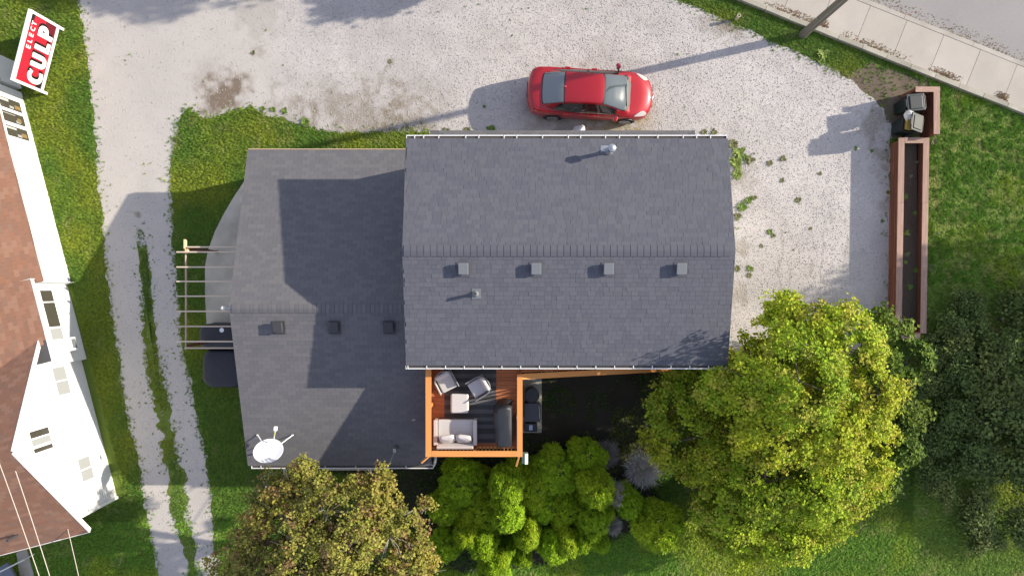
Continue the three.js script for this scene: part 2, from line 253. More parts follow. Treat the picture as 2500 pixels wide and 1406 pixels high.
// ---------------------------------------------------------------- common materials
const sidingBump = texture(4, 128, (i, j) => { const v = (j % 16) / 16; return [v, v, v]; }, false);
const matWhiteWall = new THREE.MeshStandardMaterial({ color: lin(0.74, 0.735, 0.72), roughness: 0.75, side: THREE.DoubleSide });
const matWhitePaint = mat(0.78, 0.78, 0.76, 0.5), matGutter = mat(0.76, 0.76, 0.74, 0.45), matTan = mat(0.50, 0.36, 0.22, 0.8);
const matGutterDark = mat(0.075, 0.068, 0.06, 1), matUnder = mat(0.05, 0.05, 0.055, 0.95), matDark = mat(0.018, 0.018, 0.02, 0.7), matGalv = phys(0.42, 0.44, 0.46, 0.38, { metalness: 0.75 });
const matGreyVent = mat(0.155, 0.165, 0.175, 0.6), matDarkVent = mat(0.045, 0.045, 0.05, 0.7), matSteel = phys(0.5, 0.5, 0.5, 0.3, { metalness: 0.9 });
const matWindow = phys(0.02, 0.024, 0.03, 0.04, { ior: 1.9 });

// ---------------------------------------------------------------- main house
const M = { x0: -3.41, x1: 6.95, zN: -4.79, zS: 2.47, zR: -1.16, he: 4.8, hr: 5.55 };
function gutter(parent, x0, x1, z, y, side, brackets) {   // side +1: roof lies at smaller z
  const s = new THREE.Shape(); const w = 0.12, t = 0.014, hgt = 0.10;
  [[0, 0], [w * 0.75, 0], [w, hgt * 0.6], [w + 0.008, hgt], [w - 0.022, hgt + 0.004], [w - 0.018, hgt * 0.55], [w * 0.72, t], [t, t], [t, hgt], [0, hgt]].forEach((p, i) => i ? s.lineTo(...p) : s.moveTo(...p));
  const g = new THREE.ExtrudeGeometry(s, { depth: x1 - x0, bevelEnabled: false });
  g.rotateY(side > 0 ? -Math.PI / 2 : Math.PI / 2);       // extruded along x, lip outwards
  const b = new THREE.Box3().setFromBufferAttribute(g.attributes.position); g.translate(x0 - b.min.x, y - hgt - b.min.y, side > 0 ? z - b.min.z : z - b.max.z);
  const o = part('gutter', g, matGutter, parent);
  part('gutter_dark_strip', box(x1 - x0 - 0.03, 0.05, 0.078, (x0 + x1) / 2, y - 0.055, z + side * 0.055), matGutterDark, o);  // dark strip added to darken the gutter interior
  for (const bx of brackets) part('gutter_bracket', box(0.024, 0.012, 0.12, bx, y + 0.008, z + side * 0.063), matGutter, o);
  for (const ex of [x0, x1]) part('gutter_end_cap', box(0.012, hgt + 0.004, 0.125, ex, y - hgt / 2 + 0.003, z + side * 0.063), matGutter, o);
  return o;
}
{
  const h = thing('house', 'main house under the large dark grey shingle roof with four square vents', 'house');
  const wx0 = M.x0 + 0.32, wx1 = M.x1 - 0.32, wz0 = M.zN + 0.4, wz1 = M.zS - 0.4, mid = (wz0 + wz1) / 2;
  const gable = new THREE.Shape([[wz0, 0], [wz1, 0], [wz1, M.he - 0.05], [mid, M.hr - 0.16], [wz0, M.he - 0.05]].map(p => new THREE.Vector2(-p[0], p[1])));
  const wg = new THREE.ExtrudeGeometry(gable, { depth: wx1 - wx0, bevelEnabled: false }); wg.rotateY(Math.PI / 2); wg.translate(wx0, 0, 0);
  const wall = part('wall', wg, matWhiteWall, h);
  for (const [x, w] of [[-1.2, 0.95], [1.2, 1.2], [4.6, 1.2]]) { const win = part('window', box(w, 1.1, 0.05, x, 3.4, wz1 + 0.03), matWhitePaint, wall); part('pane', box(w - 0.16, 0.94, 0.02, x, 3.4, wz1 + 0.06), matWindow, win); }
  const glazed = (x, y, z, w, h, along) => { const f = part('window', along ? box(0.05, h, w, x, y, z) : box(w, h, 0.05, x, y, z), matWhitePaint, wall), k = along ? Math.sign(x) : 0, q = along ? 0 : Math.sign(z); part('pane', along ? box(0.02, h - 0.16, w - 0.16, x + k * 0.03, y, z) : box(w - 0.16, h - 0.16, 0.02, x, y, z + q * 0.03), matWindow, f); };
  for (const x of [-1.9, 1.0, 5.2]) glazed(x, 1.6, wz0 - 0.03, 1.3, 1.2, false);
  for (const [y, z] of [[1.6, -2.6], [1.6, 0.4], [3.9, -1.2]]) glazed(wx1 + 0.03, y, z, 1.0, 1.1, true);
  const front = part('door', box(0.95, 2.05, 0.05, 3.2, 1.04, wz0 - 0.03), mat(0.25, 0.05, 0.04, 0.5), wall); part('door_handle', rod(V(3.55, 1.0, wz0 - 0.05), V(3.55, 1.0, wz0 - 0.12), 0.03), matSteel, front);
  part('door', box(0.9, 1.5, 0.05, -0.3, 3.9, wz1 + 0.03), matWhitePaint, wall);
  const deckN = quad(V(M.x0, M.hr, M.zR), V(M.x1, M.hr, M.zR), V(M.x1, M.he, M.zN), V(M.x0, M.he, M.zN), 0.14), deckS = quad(V(M.x0, M.hr, M.zR), V(M.x0, M.he, M.zS), V(M.x1, M.he, M.zS), V(M.x1, M.hr, M.zR), 0.14);
  const roof = part('roof', [deckN, deckS], matUnder, h);
  const run = M.zS - M.zR, rise = M.hr - M.he, S = Math.hypot(run, rise), list = [];
  const width = r => 0.13 + r() * 0.2;
  const tone = (r, a, s, j) => { const n = vnoise(a * 0.8 + 40, j * 0.35 + 3); return Math.floor(clamp(r() * 0.62 + n * 0.75 - 0.18, 0, 0.999) * 6); };
  for (const sg of [-1, 1]) shingleRun(list, { O: V(M.x0 - 0.015, M.hr, M.zR), A: V(1, 0, 0), D: V(0, -rise / S, sg * run / S), L: M.x1 - M.x0 + 0.03, S: S + 0.02, e: 0.143, width, tones: greyTones, tone, thick: [0.005, 0.013], seed: 70 + sg });
  laySingles(list, roof, greyMats, 'shingle', 'shingles');
  const pitch = 0.208, n = Math.floor((M.x1 - M.x0) / pitch), tilt = Math.atan2(rise, run);
  for (let k = 0; k < n; k++) {
    const x = M.x0 + 0.03 + k * pitch + pitch / 2, up = 0.012 + 0.004 * hash2(k, 3);
    part('ridge_cap', ridgeCap(pitch - 0.018, 0.175, rise / run, 0.018).translate(x, M.hr + up, M.zR), greyMats[[2, 5, 1][Math.floor(hash2(k, 8) * 3)]], roof);
  }
  const drip = mat(0.09, 0.09, 0.1, 0.6);
  for (const ex of [M.x0 - 0.012, M.x1 + 0.012]) for (const sg of [-1, 1]) part('rake_trim', bar(V(ex, M.hr - 0.07, M.zR), V(ex, M.he - 0.07, sg < 0 ? M.zN : M.zS), 0.02, 0.13), drip, roof);
  const ticksS = []; for (let k = 0; k < 17; k++) ticksS.push(M.x0 + 0.05 + k * 0.607 * (10.3 / 10.3));
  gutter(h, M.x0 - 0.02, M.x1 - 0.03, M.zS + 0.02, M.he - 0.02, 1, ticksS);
  const ticksN = [1012, 1034, 1071, 1137, 1169, 1231, 1262, 1325, 1388, 1418, 1479, 1513, 1560, 1607, 1669, 1702, 1736].map(p => P(p, 338, 4.8).x);
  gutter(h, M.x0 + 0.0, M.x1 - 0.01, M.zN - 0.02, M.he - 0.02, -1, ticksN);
  const slopeY = z => M.hr - Math.abs(z - M.zR) * rise / run;
  for (const p of [1131, 1309, 1486, 1664]) {             // square static vents
    const q = P(p, 656, 5.55), y = slopeY(q.z), t = -tilt, g = part('roof_vent', [rbox(0.31, 0.09, 0.36, 0.015, q.x, y + 0.15, q.z, 0, tilt)], matGreyVent, h);
    part('vent_throat', box(0.24, 0.13, 0.26, q.x, y + 0.055, q.z, 0, tilt), matDarkVent, g);
    part('flashing', box(0.42, 0.006, 0.46, q.x, y + 0.019, q.z + 0.02, 0, tilt), greyMats[3], g);
  }
  { // plumbing pipe
    const q = P(1160, 717, 5.5), y = slopeY(q.z), pipe = part('vent_pipe', rod(V(q.x, y - 0.02, q.z), V(q.x, y + 0.34, q.z), 0.055, 0.055, 14), matGreyVent, h);
    part('pipe_boot', rod(V(q.x, y, q.z), V(q.x, y + 0.10, q.z), 0.12, 0.062, 14), matGreyVent, pipe); part('pipe_bore', rod(V(q.x, y + 0.30, q.z), V(q.x, y + 0.344, q.z), 0.04, 0.04, 12), matDark, pipe);
    part('flashing', box(0.3, 0.006, 0.32, q.x + 0.03, y + 0.02, q.z, 0, tilt), matGreyVent, pipe);
  }
  { // flue with cap
    const q = P(1487, 369, 4.95), y = slopeY(q.z), top = V(q.x + 0.02, y + 0.55, q.z), f = part('flue', rod(V(q.x, y - 0.02, q.z), top, 0.065, 0.065, 16), matGalv, h);
    part('flue_cap', [rod(V(top.x, top.y - 0.06, top.z), V(top.x, top.y + 0.06, top.z), 0.12, 0.12, 16), rod(V(top.x, top.y + 0.06, top.z), V(top.x, top.y + 0.12, top.z), 0.12, 0.03, 16)], matGalv, f);
    part('storm_collar', rod(V(q.x, y + 0.02, q.z), V(q.x, y + 0.16, q.z), 0.14, 0.07, 16), matGalv, f);
    part('flashing', box(0.46, 0.008, 0.2, q.x - 0.02, y - 0.01, q.z - 0.1, 0, -tilt), matGalv, f);
  }
  // small porch roof below the front eave
  const pr = part('porch_roof', quad(V(-2.9, 2.98, -4.42), V(6.5, 2.98, -4.42), V(6.5, 2.6, -5.56), V(-2.9, 2.6, -5.56), 0.12), matUnder, h);
  const pl = [], ps = Math.hypot(1.14, 0.38); shingleRun(pl, { O: V(-2.9, 2.98, -4.42), A: V(1, 0, 0), D: V(0, -0.38 / ps, -1.14 / ps), L: 9.4, S: ps + 0.02, e: 0.143, width: () => 0.31, stagger: [2, 0.155], tones: wingTones.map(c => c.clone().multiplyScalar(0.8)), tone: r => Math.floor(r() * 4), seed: 91 });
  laySingles(pl, pr, wingMats, 'shingle', 'shingles', 120, V(2, 26, -30));
  for (const x of [-2.7, 0.3, 3.4, 6.3]) part('porch_post', box(0.1, 2.5, 0.1, x, 1.25, -5.35), matWhitePaint, h);
  rebase(h, 1.77, 0, -1.16);
}

{ const p = P(1408, 317, 0.8), s = thing('sandwich_board', 'small white folding board standing in front of the porch roof by the car', 'board'); for (const k of [-1, 1]) part('panel', box(0.5, 0.95, 0.02, 0, 0.47, k * 0.16, 0, k * -0.3), matWhitePaint, s); part('hinge', box(0.4, 0.03, 0.05, 0, 0.93, 0), matGalv, s); s.position.set(p.x + 0.1, 0.01, p.z + 0.05); s.rotation.y = 0.9; }
// ---------------------------------------------------------------- lower wing of the house
const A = { x0: -9.45, x1: -2.88, zN: -4.95, zS: 6.33, zR: 0.69, he: 2.4, hr: 4.0 };
const wingY = z => A.hr - Math.abs(z - A.zR) * (A.hr - A.he) / 5.64;
{
  const h = thing('house_wing', 'low gabled wing attached to the main house, with paler shingles and three dark vents', 'house');
  const g = new THREE.Shape([[A.zN + 0.35, 0], [A.zS - 0.35, 0], [A.zS - 0.35, wingY(A.zS - 0.35) - 0.14], [A.zR, A.hr - 0.14], [A.zN + 0.35, wingY(A.zN + 0.35) - 0.14]].map(p => new THREE.Vector2(-p[0], p[1])));
  const wg = new THREE.ExtrudeGeometry(g, { depth: -3.13 - (A.x0 + 0.3), bevelEnabled: false }); wg.rotateY(Math.PI / 2); wg.translate(A.x0 + 0.3, 0, 0);
  const wall = part('wall', wg, mat(0.55, 0.52, 0.46, 0.8), h);
  const X = -3.125, zb = 2.12;
  const slabs = [quad(V(A.x0, A.hr, A.zR), V(X, A.hr, A.zR), V(X, A.he, A.zN), V(A.x0, A.he, A.zN), 0.12), quad(V(A.x0, A.hr, A.zR), V(A.x0, wingY(zb), zb), V(X, wingY(zb), zb), V(X, A.hr, A.zR), 0.12), quad(V(A.x0, wingY(zb), zb), V(A.x0, A.he, A.zS), V(A.x1, A.he, A.zS), V(A.x1, wingY(zb), zb), 0.12)];
  const roof = part('roof', slabs, matUnder, h), run = 5.64, rise = 1.6, S = Math.hypot(run, rise), list = [], tilt = Math.atan2(rise, run);
  const tone = r => Math.floor(r() * 4);
  shingleRun(list, { O: V(A.x0 - 0.012, A.hr, A.zR), A: V(1, 0, 0), D: V(0, -rise / S, -run / S), L: X - A.x0, S: S + 0.02, e: 0.143, width: () => 0.305, stagger: [2, 0.152], tones: wingTones, tone, seed: 81 });
  shingleRun(list, { O: V(A.x0 - 0.012, A.hr, A.zR), A: V(1, 0, 0), D: V(0, -rise / S, run / S), L: A.x1 - A.x0 + 0.02, S: S + 0.02, e: 0.143, width: () => 0.305, stagger: [2, 0.152], tones: wingTones, tone, seed: 82, clip: (a, s, a0, a1) => A.zR + s * run / S > zb + 0.05 || A.x0 + a1 < X + 0.02 });
  laySingles(list, roof, wingMats, 'shingle', 'shingles', 300, V(-7, 26, 0));
  const pitch = 0.15; for (let k = 0; k < 41; k++) part('ridge_cap', ridgeCap(pitch - 0.01, 0.15, rise / run, 0.016).translate(A.x0 + 0.06 + k * pitch + pitch / 2, A.hr + 0.01, A.zR), wingMats[k * 7 % 4], roof);
  part('fascia', box(X - A.x0, 0.16, 0.03, (X + A.x0) / 2, A.he - 0.06, A.zN - 0.02), matTan, h);
  for (const sg of [-1, 1]) part('rake_trim', bar(V(A.x0 - 0.012, A.hr - 0.06, A.zR), V(A.x0 - 0.012, A.he - 0.06, sg < 0 ? A.zN : A.zS), 0.02, 0.12), mat(0.3, 0.28, 0.25, 0.7), roof);
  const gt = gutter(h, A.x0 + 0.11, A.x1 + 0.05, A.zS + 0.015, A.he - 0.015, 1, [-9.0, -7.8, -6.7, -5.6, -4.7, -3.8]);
  part('downspout', [tube([V(-2.86, 2.33, 6.42), V(-2.80, 2.2, 6.35), V(-2.78, 2.05, 6.1), V(-2.82, 1.9, 5.99)], 0.05, 14, 8), rod(V(-2.82, 1.95, 5.99), V(-2.82, 0.1, 5.99), 0.05)], matWhitePaint, gt);
  for (const [p, m] of [[680, matDarkVent], [816, matDarkVent], [950, matDarkVent]]) {
    const q = P(p, 798, 3.85), y = wingY(q.z), v = part('roof_vent', rbox(0.31, 0.08, 0.36, 0.012, q.x, y + 0.17, q.z, 0, tilt), m, h);
    part('vent_throat', box(0.26, 0.15, 0.28, q.x, y + 0.06, q.z, 0, tilt), matDarkVent, v); part('flashing', box(0.42, 0.006, 0.46, q.x, y + 0.019, q.z + 0.03, 0, tilt), m, v);
  }
  const lamp = part('gable_floodlight', [rod(V(-9.5, 3.72, 0.70), V(-9.72, 3.78, 0.68), 0.035, 0.035)], matGalv, h);
  const bulb = new THREE.SphereGeometry(0.075, 14, 10); bulb.translate(-9.76, 3.8, 0.68); part('lamp_head', bulb, mat(0.7, 0.7, 0.68, 0.35), lamp);
  rebase(h, -6.2, 0, 0.69);
}
// concrete stoop at the back of the wing
{
  const p = P(848, 1152, 0.4); const s = thing('stoop', 'pale concrete stoop at the back wall of the low wing', 'step'); part('upper_step', box(2.0, 0.4, 0.75, p.x, 0.2, 6.4), matPatio, s); part('lower_step', box(2.0, 0.18, 0.35, p.x, 0.09, 6.95), matPatio, s); rebase(s, p.x, 0, 6.5);
}
single('stepping_stone', rbox(0.4, 0.07, 0.32, 0.03, ...P(655, 1178, 0.035).toArray(), 0.5), matPatio, 'round pale stepping stone in the shaded lawn by the wing', 'stone');
single('splash_block', rbox(0.22, 0.1, 0.5, 0.02, ...P(698, 1148, 0.05).toArray(), 0.1), matPatio, 'concrete splash block under the back gutter of the wing', 'splash block');

// ---------------------------------------------------------------- satellite dish and service mast
{
  const d = thing('satellite_dish', 'large white oval satellite dish on the back corner of the wing roof', 'satellite dish');
  const c = P(655, 1103, 3.38), nrm = V(0.08, 0.72, -0.68).normalize(), q = new THREE.Quaternion().setFromUnitVectors(V(0, 1, 0), nrm);
  const pts = []; for (let i = 0; i <= 10; i++) { const r = i / 10 * 0.5; pts.push(new THREE.Vector2(r, 0.30 * r * r)); } for (let i = 10; i >= 0; i--) { const r = i / 10 * 0.5; pts.push(new THREE.Vector2(r, 0.30 * r * r - 0.015)); }
  const g = new THREE.LatheGeometry(pts, 48); g.scale(1, 1, 0.93); g.applyQuaternion(q); g.translate(c.x, c.y, c.z); part('reflector', g, mat(0.72, 0.73, 0.74, 0.4), d);
  const lnb = P(671, 1050, 3.72), foot = c.clone().addScaledVector(nrm, -0.03).add(V(0.14, -0.06, -0.36));
  const arm = part('feed_arm', rod(foot, lnb, 0.02, 0.016), matWhitePaint, d); part('yellow_tape', rod(foot.clone().lerp(lnb, 0.55), foot.clone().lerp(lnb, 0.85), 0.024, 0.024), mat(0.7, 0.6, 0.2, 0.6), arm);
  part('receiver', rbox(0.11, 0.1, 0.15, 0.015, lnb.x + 0.01, lnb.y, lnb.z - 0.05, -0.1), matWhitePaint, d);
  const back = c.clone().addScaledVector(nrm, -0.06), fr = (pxx, pyy) => { const p = P(pxx, pyy, 3.0), y = wingY(p.z); return V(P(pxx, pyy, y).x, y + 0.01, P(pxx, pyy, y).z); };
  for (const [a, b] of [[628, 1062], [714, 1062]]) { const f = fr(a, b); part('strut', [rod(back, f, 0.02), rbox(0.07, 0.02, 0.05, 0.008, f.x, f.y + 0.012, f.z)], matWhitePaint, d); }
  part('mast', rod(back, V(back.x + 0.02, wingY(back.z + 0.1) - 0.0, back.z + 0.1), 0.032), matGalv, d);
  const ft = V(back.x + 0.02, wingY(back.z + 0.1), back.z + 0.1); part('mast_foot', rbox(0.2, 0.02, 0.16, 0.006, ft.x, ft.y + 0.016, ft.z, 0, 0.28), matGalv, d);
  rebase(d, ft.x, ft.y, ft.z);
}
const farPole = V(-10.4, 7, 20);
function wire(name, a, b, sag, r, m, label) { const pts = []; for (let i = 0; i <= 20; i++) { const t = i / 20, p = a.clone().lerp(b, t); p.y -= sag * 4 * t * (1 - t); pts.push(p); } return single(name, tube(pts, r, 40, 5), m, label, 'wire'); }
{
  const b = P(967, 1092, 2.7), y = wingY(b.z), s = thing('service_mast', 'short grey electrical service mast on the shaded back slope of the wing', 'mast');
  const top = V(b.x, y + 0.45, b.z); part('conduit', rod(V(b.x, y - 0.02, b.z), top, 0.03), matGalv, s); part('weatherhead', [rbox(0.1, 0.1, 0.16, 0.03, top.x, top.y + 0.03, top.z + 0.03)], matGalv, s); part('boot', rod(V(b.x, y, b.z), V(b.x, y + 0.09, b.z), 0.1, 0.035), matDarkVent, s);
  rebase(s, b.x, y, b.z);
  wire('service_cable', V(b.x, y + 0.47, b.z + 0.08), farPole.clone(), 0.7, 0.014, mat(0.22, 0.23, 0.25, 0.5), 'twisted grey service cable running from the wing roof mast over the tree');
}

// ---------------------------------------------------------------- deck and stairs
const DK = { x0: -2.78, x1: 0.26, z0: 2.09, z1: 5.51, y: 3.12, top: 4.15, zs: 2.95 };
const timber = (r, g, b, seed, amt = 0.3, st = 0.35) => new THREE.MeshStandardMaterial({ map: grainMap(r, g, b, amt, seed, st, 256, 1), roughness: 0.75 });
const stain = [[0.42, 0.145, 0.055], [0.38, 0.13, 0.048], [0.46, 0.16, 0.06]].map((c, k) => timber(...c, 151 + k)), railMat = timber(0.64, 0.265, 0.07, 161, 0.2, 0.22), railMat2 = timber(0.58, 0.23, 0.06, 163, 0.25, 0.3);
{
  const d = thing('deck', 'raised orange stained timber deck with railing and a long side stair', 'deck');
  const n = 24, bw = (DK.z1 - DK.z0) / n;
  for (let k = 0; k < n; k++) part('deck_board', box(DK.x1 - DK.x0 + 0.06, 0.035, bw - 0.008, (DK.x0 + DK.x1) / 2, DK.y - 0.0175, DK.z0 + (k + 0.5) * bw), stain[Math.floor(hash2(k, 31) * 3)], d);
  for (let k = 0; k < 7; k++) part('joist', box(0.045, 0.18, DK.z1 - DK.z0, DK.x0 + 0.05 + k * (DK.x1 - DK.x0 - 0.1) / 6, DK.y - 0.13, (DK.z0 + DK.z1) / 2), railMat2, d);
  const cap = (x0, z0, x1, z1, w) => { const L = Math.hypot(x1 - x0, z1 - z0); return part('rail_cap', box(Math.abs(x1 - x0) < 0.01 ? w : L, 0.035, Math.abs(x1 - x0) < 0.01 ? L : w, (x0 + x1) / 2, DK.top - 0.0175, (z0 + z1) / 2), railMat, d); };
  cap(DK.x0, DK.z0, DK.x0, DK.z1 + 0.1, 0.19); cap(DK.x0 + 0.1, DK.z1, DK.x1 - 0.09, DK.z1, 0.19); cap(DK.x1, DK.zs - 0.08, DK.x1, DK.z1 + 0.1, 0.18);
  const post = (x, z, lo = 0) => part('post', box(0.1, DK.top - 0.04 - lo, 0.1, x, (DK.top - 0.04 + lo) / 2, z), railMat2, d);
  post(DK.x0, DK.z1 - 0.02); post(-1.26, DK.z1); post(DK.x1, DK.z1 - 0.02); post(DK.x1, DK.zs); post(DK.x0, 2.3); post(DK.x0, 4.0);
  for (let k = 0; k < 6; k++) part('screen_board', box(0.022, 0.147, DK.z1 - DK.z0 - 0.1, DK.x0 - 0.04, DK.y + 0.135 + k * 0.158, (DK.z0 + DK.z1) / 2), railMat2, d);
  for (let z = DK.zs + 0.13; z < DK.z1 - 0.1; z += 0.125) part('baluster', box(0.04, 0.95, 0.04, DK.x1, DK.y + 0.52, z), railMat2, d);
  for (let x = DK.x0 + 0.14; x < DK.x1 - 0.08; x += 0.125) part('baluster', box(0.04, 0.95, 0.04, x, DK.y + 0.52, DK.z1), railMat2, d);
  part('lower_rail', box(DK.x1 - DK.x0, 0.05, 0.07, (DK.x0 + DK.x1) / 2, DK.y + 0.09, DK.z1 + 0.001), railMat2, d); part('lower_rail', box(0.07, 0.05, DK.z1 - DK.zs, DK.x1, DK.y + 0.091, (DK.zs + DK.z1) / 2), railMat2, d);
  part('bracket_arm', bar(V(DK.x0 + 0.02, DK.top - 0.05, DK.z1 + 0.08), V(DK.x0 - 0.24, DK.top - 0.02, DK.z1 + 0.3), 0.06, 0.04), railMat, d);
  part('bracket_arm', bar(V(DK.x1 - 0.02, DK.top - 0.04, DK.z1 + 0.08), V(DK.x1 - 0.12, DK.top - 0.02, DK.z1 + 0.42), 0.05, 0.04), railMat, d);
  // stair down along the back wall
  const steps = 13, x1 = 5.84, lo = 0.87; const tr = (x1 - DK.x1) / steps;
  for (let k = 0; k < steps; k++) part('stair_tread', box(tr - 0.01, 0.04, 0.80, DK.x1 + (k + 0.5) * tr, DK.y - (k + 1) * (DK.y - lo) / steps + 0.02, 2.52), stain[k % 3], d);
  for (const z of [2.11, 2.93]) part('stringer', bar(V(DK.x1, DK.y - 0.25, z), V(x1, lo - 0.17, z), 0.2, 0.045), railMat2, d);
  part('stair_rail', [bar(V(DK.x1, DK.top - 0.02, DK.zs), V(x1, 1.88, DK.zs), 0.035, 0.19)], railMat, d);
  for (let k = 1; k <= 3; k++) { const x = DK.x1 + k * (x1 - DK.x1) / 3 - 0.05, t = (x - DK.x1) / (x1 - DK.x1); part('stair_post', box(0.1, lerp(DK.top, 1.88, t) - 0.05, 0.1, x, (lerp(DK.top, 1.88, t) - 0.05) / 2, DK.zs), railMat2, d); }
  for (let x = DK.x1 + 0.2; x < x1 - 0.1; x += 0.19) { const t = (x - DK.x1) / (x1 - DK.x1), y = lerp(DK.top, 1.88, t); part('stair_baluster', box(0.035, 0.85, 0.035, x, y - 0.45, DK.zs + 0.002), railMat2, d); }
  part('landing', box(0.9, 0.04, 0.85, x1 + 0.46, lo - 0.02, 2.52), stain[0], d); for (const [a, b] of [[0.1, 2.15], [0.85, 2.15], [0.1, 2.88], [0.85, 2.88]]) part('landing_post', box(0.09, lo - 0.045, 0.09, x1 + a, (lo - 0.045) / 2, b), railMat2, d); for (let k = 0; k < 4; k++) part('stair_tread', box(0.27, 0.04, 0.8, x1 + 1.06 + k * 0.28, lo - 0.19 - k * 0.17, 2.52), stain[k % 3], d); for (const z of [2.11, 2.93]) part('stringer', bar(V(x1 + 0.9, lo - 0.2, z), V(x1 + 2.1, 0.02, z), 0.2, 0.045), railMat2, d);
  rebase(d, -1.26, 0, 3.85);
}
// outdoor rug, woven stripes
{
  const stripes = texture(64, 512, (i, j) => { const t = j / 512 * 3.2, k = 0.5 + 0.5 * Math.sin(t / 0.29 * 6.283 + 2 * vnoise(t * 3, 1)), f = hash2(i, j); const v = lerp(0.062, 0.115, smooth(0.35, 0.65, k)) * (0.85 + 0.3 * f); return S3(v * 1.02, v, v * 1.01); });
  const g = box(1.8, 0.012, 3.2, -1.45, DK.y + 0.007, 3.79), p = g.attributes.position, uv = g.attributes.uv; for (let i = 0; i < p.count; i++) uv.setXY(i, p.getX(i) / 1.8, (p.getZ(i) - 2.19) / 3.2);
  single('outdoor_rug', g, new THREE.MeshStandardMaterial({ map: stripes, roughness: 1 }), 'dark grey striped outdoor rug on the deck boards', 'rug');
}
const fabric = mat(0.47, 0.46, 0.45, 0.95), fabric2 = mat(0.53, 0.50, 0.48, 0.95), wicker = mat(0.50, 0.44, 0.41, 0.9), frameGrey = mat(0.20, 0.205, 0.21, 0.5), floorY = DK.y + 0.014;
function tubChair(x, z, face, label) {                    // face: direction the sitter looks, as [x, z]
  const c = thing('patio_chair', label, 'chair', 'patio chairs on the deck');
  part('seat_cushion', rbox(0.54, 0.14, 0.56, 0.05, 0, 0.38, 0.05, 0, 0, 0, 3), fabric, c);
  const arc = []; for (let i = 0; i <= 22; i++) { const t = i / 22, s = 1.5; let a, b; if (t < 0.3) { a = -0.34; b = lerp(0.34, -0.06, t / 0.3); } else if (t > 0.7) { a = 0.34; b = lerp(-0.06, 0.34, (t - 0.7) / 0.3); } else { const u = (t - 0.3) / 0.4 * Math.PI; a = -0.34 * Math.cos(u); b = -0.06 - 0.31 * Math.sin(u); } arc.push(V(a, 0.60 + 0.12 * smooth(0.3, 0.5, t) * smooth(0.7, 0.5, t), b)); }
  part('top_rail', new THREE.TubeGeometry(new THREE.CatmullRomCurve3(arc), 50, 0.022, 7), frameGrey, c);
  const v = [], idx = [], lowY = 0.26; arc.forEach((p, i) => { v.push(p.x * 0.985, p.y - 0.01, p.z * 0.985, p.x * 0.93, lowY, p.z * 0.93); if (i) idx.push(2 * i - 2, 2 * i - 1, 2 * i, 2 * i - 1, 2 * i + 1, 2 * i); });
  const sg = new THREE.BufferGeometry(); sg.setAttribute('position', new THREE.Float32BufferAttribute(v, 3)); sg.setIndex(idx); sg.computeVertexNormals(); part('woven_shell', sg, wicker, c);
  part('back_cushion', rbox(0.5, 0.36, 0.14, 0.06, 0, 0.58, -0.22, 0, -0.28, 0, 3), fabric2, c);
  part('seat_frame', box(0.62, 0.04, 0.62, 0, 0.28, 0.02), frameGrey, c);
  for (const [a, b] of [[-0.28, 0.28], [0.28, 0.28], [-0.24, -0.24], [0.24, -0.24]]) part('leg', rod(V(a, 0, b), V(a * 0.97, 0.27, b * 0.97), 0.016, 0.02), frameGrey, c);
  c.position.set(x, floorY, z); c.rotation.y = Math.atan2(face[0], face[1]); return c;
}
{ const a = P(1088, 931, 3.58), b = P(1170, 944, 3.58); tubChair(a.x, a.z, [0.45, 0.89], 'grey cushioned tub chair beside the deck railing and wing roof'); tubChair(b.x, b.z, [-0.86, 0.51], 'grey cushioned tub chair standing nearer to the covered grill'); }
{
  const p = P(1122, 985, 3.5), o = thing('ottoman', 'square light grey ottoman between the chairs and the sofa', 'ottoman');
  part('cushion', rbox(0.62, 0.2, 0.66, 0.07, 0, 0.33, 0, 0, 0, 0, 3), fabric2, o); part('base', box(0.56, 0.08, 0.6, 0, 0.2, 0), wicker, o); for (const [a, b] of [[-0.24, -0.26], [0.24, -0.26], [-0.24, 0.26], [0.24, 0.26]]) part('leg', box(0.04, 0.17, 0.04, a, 0.085, b), frameGrey, o); o.position.set(p.x, floorY, p.z);
}
